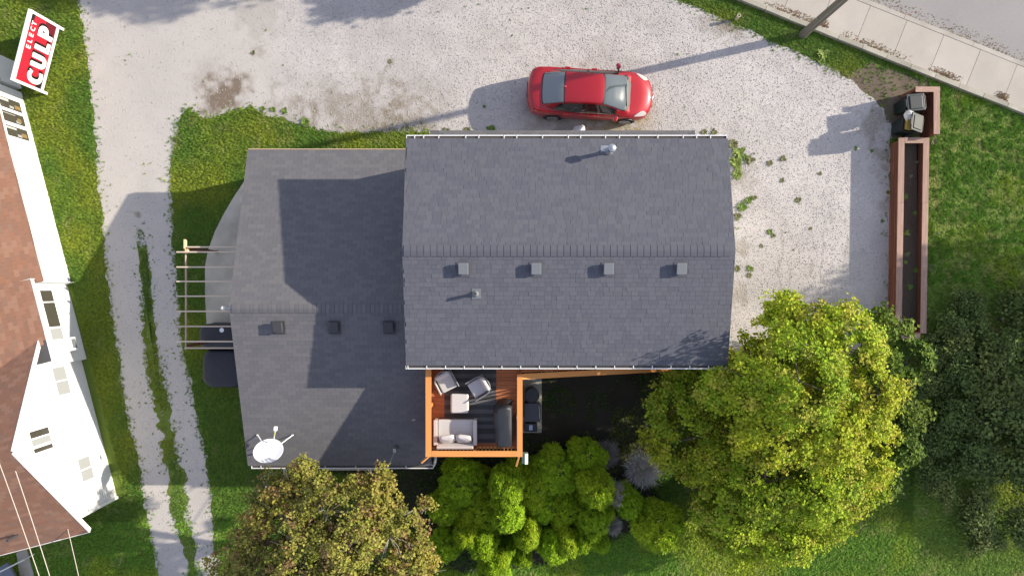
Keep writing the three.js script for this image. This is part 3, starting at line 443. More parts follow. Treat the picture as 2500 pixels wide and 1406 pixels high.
{
  const p = P(1112, 1056, 3.6), s = thing('loveseat', 'pale woven loveseat with grey cushions against the back railing', 'sofa');
  part('seat_cushion', rbox(1.22, 0.17, 0.66, 0.05, 0, 0.36, -0.1, 0, 0, 0, 3), fabric, s); part('base', box(1.3, 0.2, 0.74, 0, 0.2, -0.02), wicker, s);
  for (const sx of [-1, 1]) part('armrest', [rbox(0.13, 0.05, 0.86, 0.02, sx * 0.67, 0.60, -0.02), box(0.10, 0.5, 0.8, sx * 0.67, 0.33, -0.02)], wicker, s);
  part('backrest', [rbox(1.24, 0.5, 0.1, 0.03, 0, 0.56, 0.40, 0, 0.2)], wicker, s);
  for (const [a, b] of [[-0.62, -0.4], [0.62, -0.4], [-0.62, 0.34], [0.62, 0.34]]) part('leg', box(0.05, 0.1, 0.05, a, 0.05, b), frameGrey, s);
  s.position.set(p.x, floorY, p.z);
  const pillow = (dx, ry, label) => { const g = new THREE.SphereGeometry(1, 20, 14), q = g.attributes.position; for (let i = 0; i < q.count; i++) { const x = q.getX(i), y = q.getY(i), z = q.getZ(i), sx = Math.sign(x) * Math.pow(Math.abs(x), 0.5), sy = Math.sign(y) * Math.pow(Math.abs(y), 0.5), k = 1 + 0.06 * Math.sin(9 * x + 5 * y); q.setXYZ(i, sx * 0.27 * k, sy * 0.24, z * 0.10 * k); } g.computeVertexNormals(); g.rotateX(-0.62); g.rotateY(ry); const o = part(numbered('throw_pillow'), g, fabric2, scene); info(o, label, 'pillow', 'pillows on the loveseat'); o.position.set(p.x + dx, floorY + 0.62, p.z + 0.19); };
  pillow(-0.27, 0.12, 'grey throw pillow on the loveseat, next to the wing roof side'); pillow(0.29, -0.1, 'grey throw pillow on the loveseat, next to the covered grill side');
}
function cover(name, label, category, pts, h, m, x, y, z, seed, wr = 0.03) {   // a draped cover: outline pts [x, z] narrowing slightly upward
  const r = 7, v = [], idx = [], n = pts.length, rings = [[1.05, 0], [1.03, 0.25], [1.0, 0.55], [0.97, 0.82], [0.92, 0.95], [0.80, 1.0], [0.45, 1.015], [0.001, 1.02]];
  rings.forEach(([s, t], j) => pts.forEach((p, i) => { const k = 1 + wr * (fbm(p[0] * 5 + seed, p[1] * 5 + t * 2, 2) - 0.5) * 2; v.push(p[0] * s * k, h * t + (t > 0.9 ? h * wr * (fbm(p[0] * s * 4 + seed, p[1] * s * 4, 2) - 0.5) : 0), p[1] * s * k); if (j) { const a = (j - 1) * n + i, b = (j - 1) * n + (i + 1) % n, c = j * n + i, d = j * n + (i + 1) % n; idx.push(a, c, b, b, c, d); } }));
  const g = new THREE.BufferGeometry(); g.setAttribute('position', new THREE.Float32BufferAttribute(v, 3)); g.setIndex(idx); g.computeVertexNormals(); g.translate(x, y, z);
  return single(name, g, m, label, category);
}
const roundRect = (w, d, r, n = 6) => { const o = []; for (const [cx, cz, a] of [[w / 2 - r, d / 2 - r, 0], [-w / 2 + r, d / 2 - r, 1], [-w / 2 + r, -d / 2 + r, 2], [w / 2 - r, -d / 2 + r, 3]]) for (let k = 0; k <= n; k++) { const t = (a + k / n) * Math.PI / 2; o.push([cx + r * Math.cos(t), cz + r * Math.sin(t)]); } return o; };
const tarp = phys(0.018, 0.019, 0.024, 0.55), tarpBlue = phys(0.016, 0.018, 0.026, 0.6);
{ const p = P(1232, 1040, 4.0); cover('grill_cover', 'tall grill under a black fabric cover by the deck side railing', 'covered grill', [[0.27, 0.72], [-0.2, 0.74], [-0.30, 0.55], [-0.31, 0.1], [-0.36, -0.15], [-0.34, -0.45], [-0.2, -0.70], [0.05, -0.74], [0.27, -0.72], [0.28, 0]], 1.12, tarp, p.x - 0.02, floorY, p.z, 5, 0.02); }
single('leaning_board', box(0.03, 0.95, 0.95, 0.165, floorY + 0.48, 4.86, 0, 0, -0.03), mat(0.6, 0.56, 0.54, 0.7), 'thin pale board standing between the covered grill and the railing', 'board');
{ const b = thing('hanging_box', 'small mint green box hung on the outer deck corner', 'box'); part('case', rbox(0.2, 0.3, 0.34, 0.015, 0.43, 3.65, 5.76), mat(0.16, 0.30, 0.21, 0.6), b); part('lid', box(0.11, 0.02, 0.36, 0.485, 3.82, 5.76, 0, 0, -0.3), mat(0.5, 0.62, 0.52, 0.5), b); part('hook', bar(V(DK.x1, 3.75, DK.z1 + 0.03), V(0.36, 3.75, 5.70), 0.025), matGalv, b); rebase(b, 0.43, 3.5, 5.76); }
// things on the slab beside the deck
{
  const s = structure('equipment_pad', box(0.85, 0.1, 2.3, ...P(1296, 985, 0.1).setY(0.05).toArray()), matPatio);
  const d = P(1299, 966, 0.8), k = thing('smoker_drum', 'dark round smoker drum on the pad beside the deck', 'smoker'); part('barrel', rod(V(d.x, 0.1, d.z), V(d.x, 0.8, d.z), 0.25, 0.27, 20), mat(0.03, 0.035, 0.035, 0.5), k); part('rim', new THREE.TorusGeometry(0.265, 0.018, 6, 24).rotateX(Math.PI / 2).translate(d.x, 0.80, d.z), matDarkVent, k); rebase(k, d.x, 0.1, d.z);
  const q = P(1300, 1007, 0.75), c = thing('storage_chest', 'black storage chest with a long metal handle beside the deck', 'chest'); part('body', rbox(0.58, 0.55, 0.68, 0.03, q.x, 0.38, q.z), mat(0.03, 0.032, 0.036, 0.45), c); part('lid', rbox(0.62, 0.09, 0.72, 0.03, q.x, 0.70, q.z), phys(0.045, 0.05, 0.055, 0.3), c);
  const hd = part('handle', [rod(V(q.x + 0.25, 0.79, q.z - 0.22), V(q.x + 0.27, 0.79, q.z + 0.22), 0.014)], matSteel, c); part('handle_bracket', [rod(V(q.x + 0.25, 0.73, q.z - 0.22), V(q.x + 0.25, 0.79, q.z - 0.22), 0.012), rod(V(q.x + 0.27, 0.73, q.z + 0.22), V(q.x + 0.27, 0.79, q.z + 0.22), 0.012)], matSteel, hd); rebase(c, q.x, 0.1, q.z);
  const t = P(1296, 1044, 0.4), b = thing('small_bin', 'small black bin with a pale blue tag beside the deck', 'bin'); part('bin_body', rbox(0.5, 0.38, 0.34, 0.03, t.x, 0.2, t.z), mat(0.022, 0.025, 0.03, 0.5), b); part('tag', box(0.14, 0.01, 0.2, t.x, 0.397, t.z), mat(0.45, 0.52, 0.75, 0.5), b); rebase(b, t.x, 0, t.z);
}

// ---------------------------------------------------------------- pergola and covered things on the patio
{
  const p = thing('pergola', 'bare timber pergola frame of thin rafters beside the low wing', 'pergola');
  const wood = mat(0.60, 0.48, 0.36, 0.85), wood2 = mat(0.50, 0.40, 0.30, 0.85), red = mat(0.12, 0.05, 0.03, 0.85), pale = mat(0.66, 0.47, 0.27, 0.8);
  part('beam', box(0.032, 0.09, 3.9, -11.67, 2.43, 0.25), wood2, p); part('beam_end', [rbox(0.07, 0.12, 0.34, 0.02, -11.655, 2.54, -1.56)], pale, p); part('bracket', box(0.1, 0.12, 0.12, -11.60, 2.5, -1.33), pale, p);
  for (const [y, x0] of [[603, -11.55], [615, -11.93], [652, -11.93], [687, -11.93], [723, -11.93], [760, -11.93], [797, -11.93], [834, -11.93], [850, -11.64]]) { const z = (y - 703) * 0.014537, w = 0.046; part('rafter', box(-9.14 - x0, 0.13, w, (x0 - 9.14) / 2, 2.545, z, 0.004 * (hash2(y, 1) - 0.5)), hash2(y, 2) > 0.4 ? wood : wood2, p); }
  for (const z of [-1.42, 2.06]) part('post', box(0.095, 2.4, 0.095, -11.60, 1.2, z), red, p);
  rebase(p, -11.6, 0, 0.3);
}
cover('patio_grill_cover', 'black covered grill on the patio under the pergola rafters', 'covered grill', roundRect(1.5, 0.95, 0.25), 1.05, tarp, ...P(532, 822, 1.0).setY(0.06).toArray(), 8);
cover('covered_table', 'low wide dark blue grey tarp covered table behind the wing corner', 'covered table', roundRect(1.6, 1.5, 0.4), 0.8, tarpBlue, ...P(540, 900, 0.8).setY(0.0).toArray(), 12, 0.035);
{ const p = P(540, 806, 1.13); single('white_plate', rod(V(p.x, 1.105, p.z), V(p.x, 1.125, p.z), 0.075, 0.085, 18), matWhitePaint, 'small round white lid lying on the black patio grill cover', 'lid'); }

// ---------------------------------------------------------------- planter bed and bin enclosure
const capMat = [0, 1].map(k => new THREE.MeshStandardMaterial({ map: grainMap(0.35 + 0.03 * k, 0.225 + 0.02 * k, 0.17 + 0.015 * k, 0.4, 101 + k, 0.4, 256, 1.2), roughness: 0.85 })), rust = [[0.17, 0.06, 0.03], [0.20, 0.07, 0.035], [0.145, 0.055, 0.03]].map((c, k) => timber(...c, 171 + k, 0.5, 0.5));
{
  const p = thing('planter_bed', 'long raised timber planter bed with rust brown sides along the gravel', 'planter');
  const h = 0.65, xl = 14.98, xr = 15.93, z0 = -5.67, z1 = 1.75, tilt = -0.016, at = (x, z) => x + (z - z0) * tilt;
  for (let k = 0; k < 4; k++) { const y = 0.075 + k * 0.152; for (const [x, zz] of [[xl, z1], [xr, z1]]) { let z = z0; let i = 0; while (z < zz - 0.01) { const L = Math.min(2.45 - (k % 2 && !i ? 1.2 : 0), zz - z); part('side_timber', bar(V(at(x, z), y, z + 0.004), V(at(x, z + L), y, z + L - 0.004), 0.146, 0.13), rust[(k + i) % 3], p); z += L; i++; } } for (const zz of [z0, z1]) part('end_timber', box(xr - xl - 0.15, 0.146, 0.13, (at(xl, zz) + at(xr, zz)) / 2, y, zz), rust[k % 3], p); }
  for (const x of [xl, xr]) for (let z = z0 - 0.1, i = 0; z < z1; z += 2.5, i++) part('cap_board', bar(V(at(x, z), h - 0.018, z + 0.003), V(at(x, Math.min(z + 2.5, z1)), h - 0.018, Math.min(z + 2.5, z1) - 0.003), 0.225, 0.036).applyMatrix4(new THREE.Matrix4()), capMat[i % 2], p);
  for (const zz of [z0, z1 + 0.1]) part('cap_board', box(xr - xl - 0.235, 0.036, 0.22, (at(xl, zz) + at(xr, zz)) / 2, h - 0.018, zz), capMat[0], p);
  part('soil', box(xr - xl - 0.14, 0.3, z1 - z0 - 0.14, (at(xl, -2) + at(xr, -2)) / 2, 0.17, (z0 + z1) / 2, 0.016), matBedSoil, p);
  for (const c of p.children) if (c.name === 'cap_board') { /* boards lie flat: the bar's thin side is vertical */ }
  rebase(p, 15.4, 0, -2);
  const e = thing('bin_enclosure', 'L shaped rust brown timber wall around the two trash carts', 'enclosure');
  for (let k = 0; k < 6; k++) { const y = 0.08 + k * 0.155; part('wall_timber', box(0.12, 0.15, 1.78, 16.12, y, -6.72), rust[k % 3], e); part('wall_timber', box(0.72, 0.15, 0.12, 15.68, y, -7.53), rust[(k + 1) % 3], e); }
  part('cap_board', box(0.235, 0.036, 1.6, 16.12, 0.965, -6.63), capMat[0], e); part('cap_board', box(0.92, 0.036, 0.2, 15.78, 0.965, -7.53), capMat[1], e);
  rebase(e, 16, 0, -6.8);
}
function cart(x, z, ry, open, label, lidMat) {
  const c = thing('trash_cart', label, 'trash cart', 'trash carts'); const body = mat(0.006, 0.011, 0.011, 0.5), H = 0.98;
  const v = [], idx = [], pr = [[0.22, 0.27, 0.06], [0.235, 0.285, 0.1], [0.29, 0.335, H - 0.08], [0.315, 0.36, H - 0.08], [0.315, 0.36, H], [0.285, 0.33, H], [0.22, 0.27, 0.1]], n = 20;
  pr.forEach(([a, b, y], j) => { const ring = roundRect(a * 2, b * 2, 0.07, 4); ring.forEach((p, i) => { v.push(p[0], y, p[1]); if (j) { const m = ring.length, q = (j - 1) * m + i, r = (j - 1) * m + (i + 1) % m, s = j * m + i, t = j * m + (i + 1) % m; idx.push(q, s, r, r, s, t); } }); });
  const g = new THREE.BufferGeometry(); g.setAttribute('position', new THREE.Float32BufferAttribute(v, 3)); g.setIndex(idx); g.computeVertexNormals(); part('body', [g, box(0.44, 0.02, 0.54, 0, 0.08, 0)], body, c);
  const lid = part('lid', [rbox(0.66, 0.05, 0.70, 0.03, -0.0, 0.03, 0.36, 0, 0, 0, 3), rbox(0.5, 0.05, 0.5, 0.024, 0, 0.06, 0.36, 0, 0, 0, 3)], lidMat, c); lid.position.set(0, H + 0.01, -0.36); lid.rotation.x = -open; part('lid_grip', rbox(0.3, 0.03, 0.05, 0.01, 0, 0.03, 0.72), lidMat, lid);
  part('handle', [rod(V(-0.24, H - 0.02, -0.42), V(0.24, H - 0.02, -0.42), 0.018), rod(V(-0.24, H - 0.02, -0.42), V(-0.24, H - 0.03, -0.34), 0.018), rod(V(0.24, H - 0.02, -0.42), V(0.24, H - 0.03, -0.34), 0.018)], body, c);
  for (const s of [-1, 1]) { const w = part('wheel', rod(V(s * 0.25, 0.13, -0.28), V(s * 0.31, 0.13, -0.28), 0.13, 0.13, 20), matDark, c); part('hub', rod(V(s * 0.30, 0.13, -0.28), V(s * 0.318, 0.13, -0.28), 0.05, 0.05, 12), matGreyVent, w); }
  c.position.set(x, 0.004, z); c.rotation.y = ry; return c;
}
cart(15.28, -7.02, -Math.PI / 2 + 0.1, 0.04, 'dark green trash cart with its lid shut, in the enclosure corner', phys(0.012, 0.020, 0.023, 0.4));
cart(15.18, -6.22, -Math.PI / 2 - 0.12, 0.5, 'dark trash cart with its lid propped open by a bag, beside the planter', phys(0.022, 0.027, 0.026, 0.6));
{ const g = new THREE.IcosahedronGeometry(0.18, 3), q = g.attributes.position; for (let i = 0; i < q.count; i++) { const x = q.getX(i), y = q.getY(i), z = q.getZ(i), k = 0.8 + 0.55 * fbm(x * 9 + 3, y * 9 + z * 7, 3); q.setXYZ(i, x * k, y * k * 0.8, z * k * 1.1); } g.computeVertexNormals(); single('trash_bag', g.translate(15.02, 1.06, -6.52), mat(0.6, 0.58, 0.54, 0.6), 'crumpled white trash bag between the two trash carts', 'bag'); }
single('cardboard_box', [box(0.28, 0.3, 0.42, 15.06, 0.98, -6.20, -0.1, 0.1, 0.05)], mat(0.34, 0.24, 0.05, 0.9), 'yellow cardboard box sticking out of the open trash cart', 'box');

// ---------------------------------------------------------------- utility pole, pipe stub
{
  const b = P(1960, 85), p = thing('utility_pole', 'weathered wooden utility pole beside the sidewalk, with a long shadow', 'pole');
  const wood = new THREE.MeshStandardMaterial({ map: grainMap(0.17, 0.155, 0.115, 0.3, 121, 0.35, 256, 0.6), roughness: 0.95 });
  part('shaft', rod(V(b.x, -0.1, b.z), V(b.x, 8.6, b.z), 0.165, 0.115, 20), wood, p); part('metal_tag', box(0.012, 0.12, 0.09, b.x - 0.16, 1.6, b.z), matGalv, p); part('ground_wire', rod(V(b.x - 0.1, 0, b.z + 0.13), V(b.x - 0.07, 8.3, b.z + 0.1), 0.008), matGalv, p); rebase(p, b.x, 0, b.z);
  const s = P(1803, 40, 0.3), q = thing('pipe_stub', 'short rusty steel pipe standing in the grass by the sidewalk', 'pipe'); const pts = [[0.05, 0], [0.06, 0], [0.06, 0.42], [0.048, 0.42], [0.048, 0.1]].map(a => new THREE.Vector2(...a)); part('pipe', new THREE.LatheGeometry(pts, 18).translate(s.x, 0, s.z), mat(0.5, 0.42, 0.3, 0.6), q); part('pipe_collar', new THREE.TorusGeometry(0.062, 0.012, 6, 18).rotateX(Math.PI / 2).translate(s.x, 0.41, s.z), mat(0.62, 0.56, 0.45, 0.6), q); rebase(q, s.x, 0, s.z);
  const f = single('utility_pole', rod(V(farPole.x, 0, farPole.z), V(farPole.x, 7.4, farPole.z), 0.15, 0.11, 16), wood, 'wooden utility pole behind the lots that carries the service cables', 'pole');
}

// ---------------------------------------------------------------- yard sign
{
  const a = P(112, 228), b = P(152, 72), s = thing('yard_sign', 'large red and white campaign sign in a white frame on two posts', 'sign');
  const dir = b.clone().sub(a), L = dir.length(), ry = Math.atan2(-dir.z, dir.x);    // local x runs along the reading direction
  const H = 1.86, lo = 0.3;
  for (const x of [-L / 2, L / 2]) part('post', box(0.1, H, 0.1, x, H / 2, 0), matWhitePaint, s);
  part('frame_rail', box(L - 0.104, 0.13, 0.09, 0, H - 0.06, 0), matWhitePaint, s); part('frame_rail', box(L - 0.104, 0.13, 0.09, 0, lo + 0.02, 0), matWhitePaint, s);
  const cv = document.createElement('canvas'); cv.width = 1024; cv.height = 512; const c = cv.getContext('2d');
  c.fillStyle = '#a3182c'; c.fillRect(0, 0, 1024, 512); c.fillStyle = '#1c1214'; c.fillRect(0, 400, 160, 112); c.fillStyle = '#5e1220'; c.fillRect(760, 300, 264, 212); c.fillStyle = '#1c1214'; c.fillRect(880, 0, 144, 70);
  c.textBaseline = 'alphabetic'; c.lineJoin = 'round';
  c.font = 'bold 120px sans-serif'; c.fillStyle = '#f4efe9';
  let x = 500; for (const ch of 'ELECT') { c.fillText(ch, x, 128); x += 92; }
  c.save(); c.scale(1, 1.16); c.font = 'bold 330px sans-serif';
  const letters = [['C', 30], ['U', 275], ['L', 540], ['P', 745]];
  for (const [ch, lx] of letters) for (let k = 26; k >= 1; k -= 2) { c.fillStyle = '#140c0e'; c.strokeStyle = '#140c0e'; c.lineWidth = 18; c.strokeText(ch, lx + 12 + k, 415 - k * 0.7); }
  for (const [ch, lx] of letters) { c.fillStyle = '#f6f2ec'; c.strokeStyle = '#f6f2ec'; c.lineWidth = 24; c.strokeText(ch, lx, 415); c.fillText(ch, lx, 415); }
  c.restore();
  c.fillStyle = '#2a2a30'; c.beginPath(); for (let k = 0; k < 10; k++) { const r = k % 2 ? 12 : 28, t = -Math.PI / 2 + k * Math.PI / 5; c[k ? 'lineTo' : 'moveTo'](215 + r * Math.cos(t), 205 + r * Math.sin(t)); } c.fill();
  const tx = new THREE.CanvasTexture(cv); tx.colorSpace = THREE.SRGBColorSpace;
  const face = part('sign_face', new THREE.PlaneGeometry(L - 0.108, H - lo - 0.22).translate(0, (H + lo) / 2 - 0.02, 0.024), new THREE.MeshStandardMaterial({ map: tx, roughness: 0.5, side: THREE.DoubleSide }), s);
  part('backing_board', box(L - 0.106, H - lo - 0.2, 0.03, 0, (H + lo) / 2 - 0.02, 0), matWhitePaint, s);
  s.position.set((a.x + b.x) / 2, 0, (a.z + b.z) / 2); s.rotation.y = ry;
}

// ---------------------------------------------------------------- neighbour's white house (own axes: +x towards the lot, +z along its front)
{
  const n = thing('neighbour_house', 'white neighbour house with a brown shingle roof and a tall gable wall', 'house'); n.rotation.y = Math.atan2(0.252, 0.968);
  const RU = 1.05, RH = 5.0, EH = 2.47, HW = 3.54, WX = -17.13, BX = -26, sl = (RH - EH) / HW;
  const gs = new THREE.Shape([[RU - 3.02, 0], [RU + 3.02, 0], [RU + 3.02, RH - 3.02 * sl - 0.1], [RU, RH - 0.1], [RU - 3.02, RH - 3.02 * sl - 0.1]].map(p => new THREE.Vector2(-p[0], p[1])));
  const gg = new THREE.ExtrudeGeometry(gs, { depth: WX - BX, bevelEnabled: false }); gg.rotateY(Math.PI / 2); gg.translate(BX, 0, 0);
  const wall = part('gable_wall', gg, matWhiteWall, n);
  const clap = []; for (let k = 0; k < 38; k++) { const y = 0.25 + k * 0.125, hw = Math.min(3.0, (RH - 0.2 - y) / sl); if (hw > 0.1) clap.push(box(0.014, 0.108, hw * 2, WX + 0.006, y, RU, 0, 0, 0.06)); }
  part('clapboards', clap, matWhiteWall, wall);
  const frontX = -16.83, list = [], S = Math.hypot(HW, RH - EH);
  const roof = part('roof', [quad(V(frontX, RH, RU), V(BX, RH, RU), V(BX, EH, RU + HW), V(frontX, EH, RU + HW), 0.1), quad(V(BX, RH, RU), V(frontX, RH, RU), V(frontX, EH, RU - HW), V(BX, EH, RU - HW), 0.1)], matUnder, n);
  const tone = (r, a, s, j) => Math.floor(clamp(r() * 0.8 + vnoise(a * 0.7, j * 0.3) * 0.4 - 0.1, 0, 0.999) * 6);
  for (const sg of [-1, 1]) shingleRun(list, { O: V(frontX + 0.01, RH, RU), A: V(-1, 0, 0), D: V(0, -(RH - EH) / S, sg * HW / S), L: 5.6, S: S + 0.02, e: 0.15, width: () => 0.30, stagger: [2, 0.15], tones: brownTones, tone, seed: 130 + sg, thick: [0.008, 0.016], jitter: 0.01, clip: (a, s) => sg > 0 || s < S });
  for (const sg of [-1, 1]) part('rake_board', bar(V(frontX - 0.0, RH - 0.08, RU), V(frontX, EH - 0.08, RU + sg * HW), 0.03, 0.17), matWhitePaint, roof);
  part('soffit_return', bar(V(frontX, EH - 0.06, RU + HW), V(BX, EH - 0.06, RU + HW), 0.03, 0.13), matWhitePaint, roof);
  // front wing towards the street end
  const E2 = 2.0, v0 = -16.46, s2 = 0.5, u0 = -12.3, u1 = -4.55, back = -23;
  part('wing_wall', box(16.75 * 0 + 6, 2.0, u1 - u0, -16.75 - 3, 1.0, (u0 + u1) / 2), matWhiteWall, n);
  part('wing_gable_step', quad(V(back, E2 + (v0 - back) * s2 - 0.11, u1 - 0.001), V(-16.62, E2 - 0.11, u1 - 0.001), V(-16.62, E2 - 0.11, u1 - 0.03), V(back, E2 + (v0 - back) * s2 - 0.11, u1 - 0.03), 2), matWhiteWall, n);
  const r2 = part('wing_roof', quad(V(v0, E2, u0 - 0.2), V(v0, E2, u1), V(back, E2 + (v0 - back) * s2, u1), V(back, E2 + (v0 - back) * s2, u0 - 0.2), 0.09), matUnder, n);
  const Sd = Math.hypot(1, s2), l2 = []; shingleRun(l2, { O: V(v0 - 4.6, E2 + 4.6 * s2, u0 - 0.2), A: V(0, 0, 1), D: V(1 / Sd, -s2 / Sd, 0), L: u1 - u0 + 0.2, S: 4.6 * Sd + 0.02, e: 0.15, width: () => 0.30, stagger: [2, 0.15], tones: brownTones, tone, seed: 141, thick: [0.008, 0.016], jitter: 0.01 });
  part('eave_board', box(0.03, 0.11, u1 - u0, v0 + 0.014, E2 - 0.05, (u0 + u1) / 2), matWhitePaint, r2);
  // bay between the two, with the triple window
  const E3 = 2.43, v3 = -16.6, u2 = -1.62, b3 = -19.1, s3 = 0.36, Sd3 = Math.hypot(1, 0.36);
  part('bay_wall', [box(2.5, 2.36, u2 + 0.1 - u1, -16.92 - 1.25, 1.18, (u1 + u2 + 0.1) / 2)], matWhiteWall, n);
  const r3 = part('bay_roof', quad(V(v3, E3, u1 - 0.1), V(v3, E3, u2), V(b3, E3 + (v3 - b3) * s3, u2), V(b3, E3 + (v3 - b3) * s3, u1 - 0.1), 0.09), matUnder, n);
  shingleRun(l2, { O: V(v3 - 2.5, E3 + 2.5 * s3, u1 - 0.1), A: V(0, 0, 1), D: V(1 / Sd3, -s3 / Sd3, 0), L: u2 - u1 + 0.1, S: 2.5 * Sd3 + 0.02, e: 0.15, width: () => 0.30, stagger: [2, 0.15], tones: brownTones, tone, seed: 142, thick: [0.008, 0.016], jitter: 0.01, clip: (a, s) => { const z = u1 - 0.1 + a, y = E3 + 2.5 * s3 - s * s3 / Sd3; return RH - (RU - z) * sl < y + 0.12; } });
  part('eave_board', box(0.03, 0.13, u2 - u1 + 0.1, v3 + 0.014, E3 - 0.05, (u1 + u2 - 0.1) / 2), matWhitePaint, r3); part('end_board', box(0.5, 0.24, 0.02, v3 - 0.25, E3 - 0.11, u1 - 0.112), matWhitePaint, r3);
  laySingles(list, roof, brownMats, 'shingle', 'shingles', 150, V(-12, 22, 3)); laySingles(l2, r2, brownMats, 'shingle', 'shingles', 150, V(-10, 22, -8));
  // windows: frame, panes, sill
  const curtain = mat(0.42, 0.41, 0.38, 0.9), glassLit = phys(0.30, 0.31, 0.31, 0.08, { ior: 1.7 }), glassDim = phys(0.06, 0.055, 0.045, 0.05, { ior: 1.7 });
  const win = (x, u, y, w, h, panes, parent, dirs) => { const f = part('window', box(0.05, h, w, x + 0.03, y, u), matWhitePaint, parent); const pw = (w - 0.12) / panes.length; panes.forEach((m, k) => part('pane', box(0.012, h - 0.14, pw * (m[1] || 1) - 0.05, x + 0.062, y, u - w / 2 + 0.06 + (k + 0.5) * pw), m[0] || m, f)); part('sill', box(0.09, 0.035, w + 0.08, x + 0.05, y - h / 2 - 0.018, u), matWhitePaint, f); return f; };
  win(WX, -0.89, 1.5, 1.2, 0.8, [[glassLit], [glassLit]], wall); win(WX, 2.51, 1.42, 1.0, 0.78, [[glassLit], [glassLit]], wall); win(WX, 1.0, 3.25, 0.95, 1.05, [[glassDim], [glassLit], [glassDim, 0.7]], wall);
  { const f = part('window', box(0.05, 0.86, 2.1, -16.885, 1.42, -3.34), matWhitePaint, n); for (const [u, w, m] of [[-4.08, 0.42, glassDim], [-3.36, 0.92, glassDim], [-2.62, 0.42, glassLit]]) part('pane', box(0.012, 0.62, w, -16.852, 1.42, u), m, f); part('sill', box(0.09, 0.035, 2.2, -16.86, 0.97, -3.34), matWhitePaint, f); }
  const amber = mat(0.20, 0.13, 0.04, 0.8); for (const u of [-11.55, -11.0, -10.43]) { const f = part('window', box(0.05, 1.45, 0.54, -16.725, 1.03, u), matWhitePaint, n); part('pane', box(0.012, 1.28, 0.42, -16.694, 1.03, u), glassDim, f); const o = (u * 7.3) % 0.1; part('curtain', box(0.006, 0.3 + o, 0.15, -16.685, 0.58 - o, u + 0.07 + o * 0.3), amber, f); part('curtain', box(0.006, 0.5 - o * 2, 0.12 + o, -16.685, 1.3 + o, u - 0.12), curtain, f); part('curtain', box(0.006, 0.22, 0.1, -16.685, 0.95 + o * 2, u + 0.12), glassLit, f); }
  const ac = part('window_air_conditioner', rbox(0.34, 0.36, 0.5, 0.02, -16.74, 1.05, -2.15), matWhitePaint, n); for (let k = 0; k < 5; k++) part('louvre', box(0.02, 0.02, 0.36, -16.56, 0.95 + k * 0.05, -2.15), matGreyVent, ac);
  part('corner_board', box(0.09, 2.3, 0.1, WX + 0.03, 1.15, RU + 3.0), matWhitePaint, wall);
  part('stoop_roof', quad(V(-16.65, 1.25, -13.6), V(-16.65, 1.25, -12.42), V(-19, 1.7, -12.42), V(-19, 1.7, -13.6), 0.08), mat(0.48, 0.48, 0.48, 0.7), n); part('stoop', box(2.3, 1.12, 1.1, -17.85, 0.56, -13.0), matWhiteWall, n);
  const vent = part('roof_pipe', rod(V(-18.9, 3.0, 4.0), V(-18.9, 3.5, 4.0), 0.05), matDarkVent, n);
  rebase(n, 0, 0, 0);
  const c = V(-17.13, 0, RU).applyAxisAngle(V(0, 1, 0), n.rotation.y); for (const k of n.children) { k.position.x += 17.13; k.position.z -= RU; } n.position.copy(c);
}
for (const [a, h, label] of [[[-12, 1108], 5.2, 'thin overhead wire crossing the brown roof ridge of the white house'], [[36, 1150], 4.95, 'pale overhead wire anchored just behind the white gable peak'], [[158, 1268], 2.6, 'thin overhead wire leaving the eave corner of the white house']]) { const p = P(a[0], a[1], h); wire('overhead_wire', p, farPole.clone().add(V(h * 0.06 - 0.2, 0.2 - h * 0.05, 0)), 0.25, 0.013, mat(0.5, 0.44, 0.38, 0.6), label); }
// concrete walk and covered trailer at the lower left corner
structure('garden_walk', flat(px([[40, 1348], [66, 1340], [100, 1470], [60, 1480]]), 0.006, 1, 0.05), matConcrete[0]);
{ const t = thing('utility_trailer', 'blue grey low utility trailer with a white rail behind the white house', 'trailer'); const c = P(8, 1412, 0.4); part('bed', rbox(1.3, 0.12, 1.3, 0.02, c.x - 0.1, 0.4, c.z + 0.25, 0.5), mat(0.14, 0.16, 0.2, 0.6), t); part('rail', bar(P(-6, 1398, 0.6), P(58, 1366, 0.6), 0.04), matWhitePaint, t); part('rail_post', [bar(P(56, 1367, 0.6), V(P(56, 1367, 0.6).x, 0, P(56, 1367, 0.6).z), 0.04)], matWhitePaint, t); for (const s of [-1, 1]) part('wheel', rod(V(c.x + s * 0.5, 0.2, c.z + 0.3), V(c.x + s * 0.62, 0.2, c.z + 0.3), 0.2, 0.2, 16), matDark, t); rebase(t, c.x, 0, c.z); }
